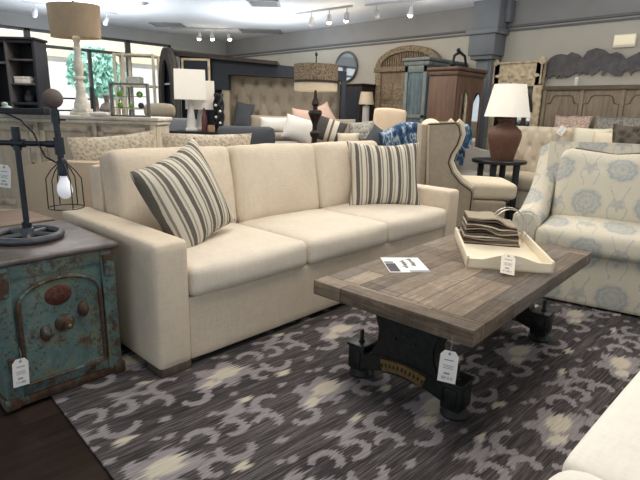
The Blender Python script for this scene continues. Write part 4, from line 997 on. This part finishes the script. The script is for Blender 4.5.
# cream lamp on a small night stand
o = thing('night_stand', 'small dark night stand with the cream lamp, right of the tall chest', 'table', (8.45, 7.275, 0), WR)
NS = .80
MB().span((-.18, -.2, .1), (.18, .25, NS - .03), .006).build('carcass', M['espresso'], o); MB().span((-.20, -.22, NS - .03), (.20, .26, NS), .006).build('top', M['espresso'], o)
d = MB().span((-.15, -.215, .5), (.15, -.2, .72), .004).build('drawer', M['bookcase'], o); MB().ball((0, -.225, .61), .015, 2).build('knob', M['brass'], d)
for x in (-.14, .14): MB().span((x - .03, -.17, 0), (x + .03, .2, .1), .004).build('leg', M['espresso'], o)
zA, zB, zC = 1.082, 1.445, 1.701
o = thing('table_lamp', 'small white column lamp with cream tapered shade beside the tall dark chest', 'lamp', (8.45, 7.275, NS + .0005), WR)
m = MB(); m.lathe([(.09, 0), (.09, .02), (.065, .04), (.075, .10), (.075, zB - NS - .04), (.03, zB - NS - .02), (.012, zB - NS + .03)], 20); m.build('lamp_base', M['silverbase'], o)
m = MB(); m.lathe([(.165, zB - NS), (.125, zC - NS), (.12, zC - NS), (.16, zB - NS), (.165, zB - NS)], 28, None, False); m.build('lamp_shade', M['warm_shade'], o)
# high backed cream chair
o = thing('high_back_chair', 'high backed peach cream chair behind the blue throw', 'chair', (6.756, 5.355, 0), FACE)
zt = 1.337; w = .54
MB().soft((0, .1, .45 + (zt - .45) / 2), (w, .16, zt - .45), .05, (0, .02, .02), 8, RT((0, 0, 0), ry=.05)).build('backrest', M['peach'], o)
MB().soft((0, -.15, .42), (w, .56, .16), .05, (0, 0, .02), 8).build('seat', M['peach'], o)
for x in (-w / 2 + .05, w / 2 - .05):
    for y in (-.38, .1): MB().cyl((x, y, 0), (x, y, .35), .018, 10, None, .024).build('leg', M['espresso'], o)
# navy tub chair with blue throw
o = thing('navy_armchair', 'dark navy armchair beneath the blue throw, behind the sofa end', 'armchair', (5.542, 3.950, 0), FACE)
w = .98
def tub(u, v, w=w, r=.30, z0=.08, zt=1.04):
    a = PI * u; return (-w / 2 * math.cos(a), -.25 + .45 * math.sin(a) ** .7, z0 + v * (zt - z0 - .22 * abs(math.cos(a)) ** 3))
MB().sheet(tub, 28, 6, thick=.09).build('curved_back', M['navy'], o, sharp=60)
MB().soft((0, -.22, .30), (w - .20, .62, .30), .05, (0, 0, .02), 8).build('seat', M['navy'], o)
for x in (-.3, .3):
    for y in (-.42, .08): MB().cyl((x, y, 0), (x, y, .18), .018, 10, None, .024).build('leg', M['espresso'], o)
stand_pillow('dark slate pillow with one corner up, left of the blue throw', (5.072, 4.147, .72), .30, .32, .10, M['charcoal'], roll=.55, seed=17)
def thr(u, v):
    x = -.44 + u * 1.06; ridge = 1.0 + .165 * math.sin(min(1, u * 2.0) * PI / 2) - .03 * u
    s_ = (v - .45) * 1.0
    if s_ < -.06: y = -.13; z = ridge + (s_ + .06) * (.9 - .25 * u) * 1.0
    elif s_ > .06: y = .10 + .04; z = ridge - (s_ - .06)
    else: y = .01 + s_ * 2.2; z = ridge + .02 * math.cos(s_ / .06 * PI / 2)
    return (x + .03 * math.sin(v * 9), y - .10 + .34 * math.sin(PI * min(1, max(0, (x + .49) / .98))) ** .7 - .22, z + .012 * math.sin(u * 17 + v * 6))
tag(MB().sheet(thr, 26, 22, thick=.02).build('throw_blanket', M['blue'], loc=(5.542, 3.950, 0), rot=(0, 0, FACE), sharp=70), 'indigo blue and white throw draped over the navy armchair behind the wingback chair', 'throw')

# wingback chair
o = thing('wingback_chair', 'flax linen wingback chair with nailhead trim, beyond the right end of the cream sofa', 'wingback chair', (5.004, 2.820, 0), .68)
# front faces -y; wings are side panels
prof = [(-.02, .12), (.42, .12), (.43, .50), (.47, 1.175), (.20, 1.195), (.165, 1.17), (.14, 1.08), (.165, .98), (.215, .89), (.235, .80), (.19, .70), (.10, .60), (-.01, .53), (-.03, .50)]
hw = .36
for sx in (-1, 1):
    wing = MB().prism(prof, -.035, .035, RT((sx * hw, 0, 0), rz=PI / 2), .012)
    wing = wing.build('wing_side', M['linen'], o, sharp=40)
    face = sx * (hw + .036)
    MB().tube([(face, y + .022, z - .012) for y, z in prof[3:14]] + [(face, .0, .16)], .0065, 6).build('nailhead_trim', M['nail'], wing)
    MB().tube([(sx * (hw - .03), y - .002, z) for y, z in prof[4:13]], .040, 8).build('wing_roll', M['wingin'], wing)
MB().soft((0, 0, 0), (2 * hw - .05, .16, .80), .06, (0, .02, .02), 10, RT((0, .40, .80), rx=-.08)).build('inner_back', M['wingin'], o)
MB().span((-hw + .03, .46, .12), (hw - .03, .52, 1.17), .01, M=RT((0, 0, 0), rx=-.02)).build('outer_back', M['linen'], o)
MB().soft((0, -.08, .50), (2 * hw - .09, .80, .17), .05, (0, .01, .03), 12).build('seat_cushion', M['wingin'], o)
MB().soft((0, .02, .265), (2 * hw - .06, .80, .28), .02, (0, 0, 0), 8).build('base', M['linen'], o)
for x in (-hw + .03, hw - .03):
    for y in (-.36, .40): MB().cyl((x, y, 0), (x, y, .13), .016, 10, None, .026).build('leg', M['espresso'], o)
# black side table and terracotta lamp
o = thing('side_table', 'black side table with splayed slab legs under the terracotta lamp', 'side table', (6.033, 2.968, 0), FACE)
ST2 = 0.738
MB().lathe([(.30, ST2 - .045), (.33, ST2 - .035), (.33, ST2 - .006), (.325, ST2)], 36).build('tabletop', M['black'], o)
for k in range(4):
    a = PI / 4 + k * PI / 2 + .2; m = MB(); m.box((.22 * math.cos(a), .22 * math.sin(a), (ST2 - .045) / 2), (.07, .05, ST2 - .045), .006, 2); m.build('leg', M['black'], o)
MB().lathe([(.19, .18), (.20, .19), (.20, .205), (.19, .215)], 24).build('lower_shelf', M['black'], o)
o = thing('table_lamp', 'brown terracotta jar lamp with white tapered shade on the black side table', 'lamp', (6.010, 2.919, ST2 + .0005), FACE)
q = 6.1 / 502
m = MB(); m.lathe([(.13, 0), (.135, .015), (.155, .10), (.19, .24), (.198, .30), (.185, .355), (.13, .41), (.09, .43), (.085, .46), (.10, .475), (.09, .49), (.0, .492)], 32); m.build('jar_base', M['terracotta'], o)
MB().cyl((0, 0, .49), (0, 0, .92), .01).build('rod', M['brass'], o)
za, zb = 1.257 - ST2, 1.634 - ST2
MB().lathe([(.265, za), (.185, zb), (.180, zb), (.26, za), (.265, za)], 40, None, False).build('lamp_shade', M['white_shade'], o)
MB().tube([(-.19, 0, zb - .03), (0, 0, zb - .03), (.19, 0, zb - .03)], .004, 6).build('shade_spider', M['brass'], o)
MB().ball((0, 0, za + .1), .035, 2).build('bulb', M['bulb'], o)
# grey tub chair
o = thing('tub_chair', 'slate grey tub chair behind the wingback chair', 'armchair', (6.858, 3.962, 0), FACE + .5)
def tub2(u, v, w=.80):
    a = PI * (1.15 * u - .075); return (-w / 2 * math.cos(a), -.2 + .42 * math.sin(a), .06 + v * (.80 - .10 * abs(math.cos(a)) ** 2))
MB().sheet(tub2, 30, 6, thick=.10).build('curved_back', M['greyarm'], o, sharp=60)
MB().soft((0, -.2, .27), (.58, .60, .36), .06, (0, 0, .02), 8).build('seat', M['greyarm'], o)
for x in (-.24, .24):
    for y in (-.4, .0): MB().cyl((x, y, 0), (x, y, .12), .018, 10, None, .024).build('leg', M['espresso'], o)
# tufted loveseat
yl, yr = 3.267, .55
o = thing('tufted_loveseat', 'oatmeal button tufted loveseat behind the terracotta lamp', 'loveseat', (7.0, (yl + yr) / 2, 0), WR)
w = yl - yr
tufted(w, .86, .14, .17, .20, .03).build('tufted_back', M['tuft'], o, loc=(0, 0, .28))
MB().soft((0, -.32, .43), (w - .02, .72, .20), .06, (0, .01, .02), 12).build('seat_cushion', M['tuft'], o)
MB().soft((0, -.28, .22), (w, .76, .26), .03, (0, 0, 0), 8).build('base', M['tuft'], o)
for x in (-w / 2 + .06, w / 2 - .06):
    MB().soft((x, -.25, .62), (.12, .60, .42), .05, (0, 0, 0), 8).build('arm', M['tuft'], o)
    for y in (-.58, .06): MB().cyl((x, y, 0), (x, y, .10), .018, 10, None, .024).build('leg', M['espresso'], o)
lz = .548
stand_pillow('pale sage pillow on the tufted loveseat, leftmost of its row', (6.72, 2.198, lz), .42, .62, .14, M['sage'], rz=WR, seed=21)
stand_pillow('pale beige pillow on the tufted loveseat beside the dark printed one', (6.64, 1.972, lz), .36, .58, .14, M['linen2'], rz=WR, seed=22)
stand_pillow('dark printed pillow on the tufted loveseat, middle of its row', (6.62, 1.777, lz), .34, .68, .14, M['dark_print'], rz=WR, seed=23)
stand_pillow('dark printed pillow at the right edge of the picture on the tufted loveseat', (6.62, 1.576, lz), .32, .66, .14, M['dark_print'], rz=WR, seed=24)
stand_pillow('olive pillow on the tufted loveseat just right of its hanging tag', (6.80, 2.353, lz), .30, .58, .10, M['linen'], rz=WR, roll=.1, seed=27)
price_tag('white price tag hanging on the tufted loveseat back', (6.930, 2.575, 1.150), (0, .5, WR), .085, .11, cord=0)
# panelled bed on the back wall
ya, yb = 3.869, .75
zt = 1.784
o = thing('panel_bed', 'wide bed with arched panel grey oak headboard on the back wall', 'bed', (9.36, (ya + yb) / 2, 0), WR)
w = ya - yb
MB().span((-w / 2, -.02, .0), (w / 2, .06, zt - .02), .004).build('headboard', M['greyoak'], o)
m = MB(); m.span((-w / 2 - .04, -.07, zt - .05), (w / 2 + .04, .08, zt + .02), .012); m.build('cornice', M['greyoak_edge'], o)
n = 5; pw = w / n
for i in range(n):
    c = -w / 2 + pw * (i + .5); hh = pw / 2 - .035
    outer = [(c - hh, .1), (c - hh, zt - .28), (c - hh * .72, zt - .27), (c - hh * .60, zt - .17), (c - hh * .45, zt - .14), (c + hh * .45, zt - .14), (c + hh * .60, zt - .17), (c + hh * .72, zt - .27), (c + hh, zt - .28), (c + hh, .1)]
    p_ = MB().prism(outer, -.034, -.018, None, .006).build('arched_panel', M['greyoak'], o)
    MB().tube([(x, -.036, z) for x, z in outer], .011, 6).build('panel_moulding', M['greyoak_edge'], p_)
for i in range(n + 1):
    c = -w / 2 + pw * i; MB().span((c - .03, -.05, 0), (c + .03, .0, zt - .05), .006).build('stile', M['greyoak'], o)
MB().soft((0, -.92, .25), (w - .3, 1.6, .44), .03, (0, 0, 0), 6).build('bed_base', M['greyoak'], o)
MB().soft((0, -.92, .60), (w - .34, 1.6, .32), .07, (0, 0, .02), 8).build('mattress', M['white'], o)
for k, (px, mm, lab) in enumerate(((563, 'redpat', 'coral patterned pillow on the panelled bed, left one of the pair'), (578, 'redpat', 'coral patterned pillow on the panelled bed, right one of the pair'), (607, 'greypat', 'grey patterned pillow on the panelled bed, above the dark printed pillow'), (634, 'greypat', 'grey patterned pillow on the panelled bed at the right edge of the picture'))):
    X_ = 9.06
    yy = {563: 3.404, 578: 3.147, 607: 2.723, 634: 2.342}[px]
    stand_pillow(lab, (X_, yy, .775), .42 if k > 1 else .34, .55, .15, M[mm], rz=WR, seed=30 + k)
# scalloped metal wall art
ART = [(-3.99, 2.024), (-3.973, 2.159), (-3.903, 2.291), (-3.823, 2.336), (-3.722, 2.347), (-3.618, 2.324), (-3.558, 2.369), (-3.455, 2.331), (-3.364, 2.262), (-3.301, 2.369), (-3.166, 2.408), (-3.038, 2.368), (-2.953, 2.301), (-2.853, 2.326), (-2.774, 2.291), (-2.704, 2.211), (-2.625, 2.252), (-2.522, 2.306), (-2.356, 2.295), (-2.185, 2.227), (-2.066, 2.134), (-2.015, 1.987), (-2.079, 1.902), (-2.168, 1.963), (-2.241, 1.921), (-2.34, 2.029), (-2.443, 1.988), (-2.506, 2.035), (-2.56, 2.022), (-2.591, 1.947), (-2.634, 2.04), (-2.704, 2.027), (-2.722, 1.951), (-2.783, 1.968), (-2.84, 1.955), (-2.89, 1.988), (-2.96, 2.053), (-3.007, 1.96), (-3.04, 1.977), (-3.006, 2.054), (-3.07, 2.073), (-3.122, 2.011), (-3.178, 1.965), (-3.233, 2.015), (-3.292, 1.985), (-3.331, 2.035), (-3.387, 1.971), (-3.413, 2.038), (-3.49, 2.007), (-3.535, 1.976), (-3.598, 1.945), (-3.622, 1.995), (-3.681, 1.93), (-3.707, 1.998), (-3.75, 1.932), (-3.794, 2.001), (-3.844, 1.985), (-3.872, 1.935)]
ax = sum(p[0] for p in ART) / len(ART); az = sum(p[1] for p in ART) / len(ART)
a = MB().prism([(x - ax, z - az) for x, z in ART], -.012, .012).build('wall_art', M['art'], loc=(9.45, -ax, az), rot=(0, 0, WR))
tag(a, 'long dark metal wall art with scalloped top and ragged lower edge', 'wall art')
o = thing('wall_sign', 'small cream lit sign box on the back wall above the dark wall art', 'sign', (9.44, 2.766, 2.492), WR)
MB().span((-.165, 0, -.10), (.165, .06, .10), .012).build('housing', M['tagcream'], o); MB().span((-.15, -.006, -.06), (.15, .002, .085), .004).build('sign_face', M['signface'], o)
price_tag('white price tag hanging below the dark scalloped wall art', (9.40, 3.398, 1.952), (0, 0, WR), .05, .16, cord=.06)
# gilt carved mirror
ya, yb = 4.936, 3.939; zt = 2.308; w = ya - yb
o = thing('gilt_mirror', 'tall carved gilt mirror leaning on the back wall behind the terracotta lamp', 'mirror', (9.34, (ya + yb) / 2, 0), WR)
inner = .26
m = MB(); m.span((-w / 2, 0, .0), (-w / 2 + .17, .09, zt - .05), .02); m.span((w / 2 - .17, 0, 0), (w / 2, .09, zt - .05), .02); m.span((-w / 2, 0, zt - .50), (w / 2, .09, zt - .06), .02); m.span((-w / 2, 0, 0), (w / 2, .09, .2), .02)
fr = m.build('carved_frame', M['gilt'], o)
m = MB()
m.tube([(-w / 2 + .05, -.01, zt - .46), (-w / 2 + .05, -.01, zt - .08), (w / 2 - .05, -.01, zt - .08), (w / 2 - .05, -.01, zt - .46)], .022, 8)
for k in range(7): m.ball((-w / 2 + .14 + k * (w - .28) / 6, -.005, zt - .34 + .03 * (-1) ** k), .06, 2, (1.1, .4, .6))
for sx in (-1, 1): m.ball((sx * (w / 2 - .05), 0, zt - .06), .075, 2, (1, .5, 1))
m.build('relief_ornament', M['gilt'], fr)
ov = [(.0 + (w / 2 - .15) * math.cos(a), zt - .95 + .46 * math.sin(a)) for a in [PI * i / 24 for i in range(25)]] + [(-(w / 2 - .15), .2), ((w / 2 - .15), .2)]
gl = MB().prism(ov, -.004, .02, None).build('glass', M['mirror'], o)
MB().tube([(x, -.012, z) for x, z in ov[:25]], .03, 8).build('arched_rim', M['espresso'], o)
# mahogany armoire, corner towards the viewer
def wardrobe(name, label, cat, cxy, d, w, h, body, trim, mirror, corn):
    o = thing(name, label, cat, (cxy[0], cxy[1], 0), 0)
    MB().span((0, 0, .08), (w, d, h - .12), .008).build('carcass', body, o)
    m = MB(); m.span((-.05, -.05, h - .06), (w + .05, d + .05, h), .02, 3); m.span((-.025, -.025, h - .14), (w + .025, d + .025, h - .06), .02, 3); m.build('cornice', corn, o)
    m = MB(); m.span((-.02, -.02, 0), (w + .02, d + .02, .10), .01); m.build('plinth', corn, o)
    for i in range(2):
        a = .04 + i * (w - .08) / 2; b = a + (w - .08) / 2 - .01
        dr = MB().span((a, -.025, .14), (b, .0, h - .18), .006).build('door', body, o)
        hc = (a + b) / 2; hw_ = (b - a) / 2 - .07
        shape = [(hc - hw_, .30), (hc + hw_, .30), (hc + hw_, h - .55)] + [(hc + hw_ * math.cos(t_), h - .55 + .17 * math.sin(t_)) for t_ in [PI * k / 12 for k in range(1, 12)]] + [(hc - hw_, h - .55)]
        MB().prism(shape, -.032, -.024).build('mirror_panel' if mirror else 'door_panel', M['mirror'] if mirror else trim, dr)
        MB().tube([(x, -.034, z) for x, z in shape], .016, 6, True).build('panel_moulding', trim, dr)
        MB().ball((b - .03 if i == 0 else a + .03, -.045, h * .5), .016, 2).build('knob', M['brass'], dr)
    m = MB()
    for a, b in (((-.02, .01, .10), (.0, .09, h - .14)), ((-.02, d - .09, .10), (.0, d - .01, h - .14)), ((-.02, .01, h - .26), (.0, d - .01, h - .14)), ((-.02, .01, .10), (.0, d - .01, .22)), ((-.02, .01, h * .52), (.0, d - .01, h * .52 + .07))): m.span(a, b, .006)
    if trim is M['bluetrim']: m.build('side_frame', trim, o)
    else: m.bm.free()
    return o
c0 = (7.786, 4.733, 1.516)
wardrobe('armoire', 'reddish mahogany armoire with arched mirror door beside the blue cabinet', 'armoire', c0, 0.541, 0.912, 2.058, M['redwood'], M['redwood_x'], True, M['redwood_x'])
c1 = (8.177, 5.583, 1.529)
wardrobe('blue_cabinet', 'weathered blue painted tall cabinet, left of the mahogany armoire', 'cabinet', c1, 0.528, 1.25, 2.288, M['bluewood'], M['bluetrim'], False, M['bluetrim'])
m = MB(); m.tube([(0, 0, 0), (.02, 0, .16), (.12, 0, .22), (.22, .0, .16), (.26, 0, .02), (.33, 0, -.08)], [.02, .025, .03, .025, .02, .01], 8); m.ball((.0, 0, .02), .05, 2); m.ball((.09, 0, .25), .035, 2)
tag(m.build('iron_finial', M['iron'], loc=(c0[0] + .15, c0[1] + .2, 2.058 + .035), rot=(0, 0, -.5)), 'curled dark iron ornament standing on top of the mahogany armoire', 'ornament')
# carved arched door set against the wall
ya, yb = 7.831, 6.109; zs, zt = 2.234, 2.688; w = ya - yb
o = thing('carved_door_surround', 'carved oak door surround with fan arch and panelled doors against the back wall', 'door panel', (9.42, (ya + yb) / 2, 0), WR)
r = w / 2; k = (zt - zs) / r
for sx in (-1, 1): MB().span((sx * r, -.06, 0), (sx * (r - .16), .06, zs), .012).build('column', M['oakcarve'], o)
MB().span((-r - .04, -.08, zs - .06), (r + .04, .06, zs + .05), .015).build('lintel', M['oakcarve'], o)
ou = arc(0, zs + .05, r, 0, PI, 30, k * .93); inn = arc(0, zs + .05, r - .15, PI, 0, 30, k * .80)
MB().prism(ou + inn, -.07, .05).build('arch', M['oakcarve'], o)
MB().prism(arc(0, zs + .05, r - .14, 0, PI, 30, k * .82), .0, .04).build('arch_panel', M['oak'], o)
m = MB()
for i in range(1, 22):
    x = -(r - .16) + 2 * (r - .16) * i / 22; hz = math.sqrt(max(0, 1 - (x / (r - .15)) ** 2)) * (r - .15) * k * .8
    m.span((x - .014, -.03, zs + .05), (x + .014, .0, zs + .05 + hz), .004)
m.build('arch_slats', M['oakcarve'], o)
for sx in (-1, 1):
    a, b = sorted((0.005 * sx, sx * (r - .16))); dr = MB().span((a, -.02, .05), (b, .03, zs - .06), .004).build('door_leaf', M['oak'], o)
    for z in (.15, .62, 1.09, 1.56): 
        for u in (0, 1):
            x_ = a + .05 + u * (b - a - .05) / 2; MB().span((x_, -.036, z), (x_ + (b - a) / 2 - .07, -.018, min(z + .38, zs - .12)), .012).build('carved_panel', M['oakcarve'], dr)

# ================================================================== ceiling fittings
def vent(px0, label, loc, w, d):
    o = thing('ceiling_vent', label, 'vent', loc, FACE)
    m = MB()
    for a, b in (((-w / 2, -d / 2, -.02), (w / 2, -d / 2 + .04, 0)), ((-w / 2, d / 2 - .04, -.02), (w / 2, d / 2, 0)), ((-w / 2, -d / 2, -.02), (-w / 2 + .04, d / 2, 0)), ((w / 2 - .04, -d / 2, -.02), (w / 2, d / 2, 0))): m.span(a, b, .004)
    m.build('frame', M['vent'], o)
    MB().span((-w / 2 + .02, -d / 2 + .02, -.006), (w / 2 - .02, d / 2 - .02, 0), 0).build('backing', M['ventslot'] if px0 else M['vent'], o)
    for i in range(6):
        y = -d / 2 + .08 + i * (d - .16) / 5; MB().span((-w / 2 + .03, y - .02, -.016), (w / 2 - .03, y + .02, -.010), .002).build('slat', M['vent'], o)
vent(1, 'dark square ceiling vent at the top of the picture above the woven lamp', (6.696, 8.550, 3.328), .62, .62)
vent(0, 'grey ceiling vent nearer the far corner, right of the lit track lamps', (8.869, 11.457, 3.328), 1.1, .7)
vent(0, 'pale ceiling vent above the windows, left of the lit track lamps', (6.769, 12.587, 3.328), .8, .6)
tag(MB().lathe([(.0, -.05), (.05, -.05), (.08, -.03), (.12, -.004), (.12, 0)], 20, None, False).build('smoke_detector', M['vent'], loc=(5.109, 10.490, 3.329)), 'small dark round detector on the ceiling at the top left', 'detector')
heads = []
def track(label, a, b, lamps):
    """rail between two ceiling points with swivel heads at fractions along it"""
    a, b = Vector(a), Vector(b); o = thing('track_light', label, 'track light', a, math.atan2((b - a).y, (b - a).x)); Ln = (b - a).length
    MB().span((-.02, -.018, -.035), (Ln + .02, .018, 0), .004).build('rail', M['track'], o)
    c, s_ = math.cos(o.rotation_euler.z), math.sin(o.rotation_euler.z)
    for f, kind, aim in lamps:
        x = f * Ln; m = MB(); m.cyl((x, 0, -.03), (x, 0, -.16), .011, 8)
        R = RT((x, 0, -.19), rx=aim * .5, ry=aim)
        m.lathe([(.030, .07), (.045, .05), (.055, -.05), (.062, -.08), (.056, -.08)], 16, R)
        hd = m.build('spot_head', M['track'], o)
        MB().ball((0, 0, -.085), .05, 2, (1, 1, .8), R).build('lamp_face', M['glow'] if kind == 1 else M['warmglow'] if kind == 2 else M['silverbase'], hd)
        if kind: heads.append((a + Vector((c * x, s_ * x, -.30)), kind))
track('track light along the ceiling above the burlap lamp, unlit heads', (3.418, 12.318, 3.330), (5.214, 12.059, 3.330), [(.10, 0, .2), (.33, 0, -.5), (.58, 0, .1), (.88, 0, .4)])
track('track light with three lit heads near the far corner', (7.039, 12.882, 3.330), (8.154, 11.767, 3.330), [(.45, 1, .1), (.67, 1, 0), (.95, 1, -.2)])
track('track light with a bright warm head above the oval mirror', (7.786, 8.824, 3.330), (7.924, 7.313, 3.330), [(.30, 0, .2), (.62, 2, 0), (.92, 1, .3)])
track('track light with one lit head above the carved door surround', (8.025, 7.035, 3.330), (8.287, 5.867, 3.330), [(.2, 0, -.5), (.80, 1, .2)])
for p, kind in heads:
    lamp('track_bulb', 'POINT', p, 9 if kind == 1 else 22, (1, .9, .74) if kind == 1 else (1, .72, .4), .05)
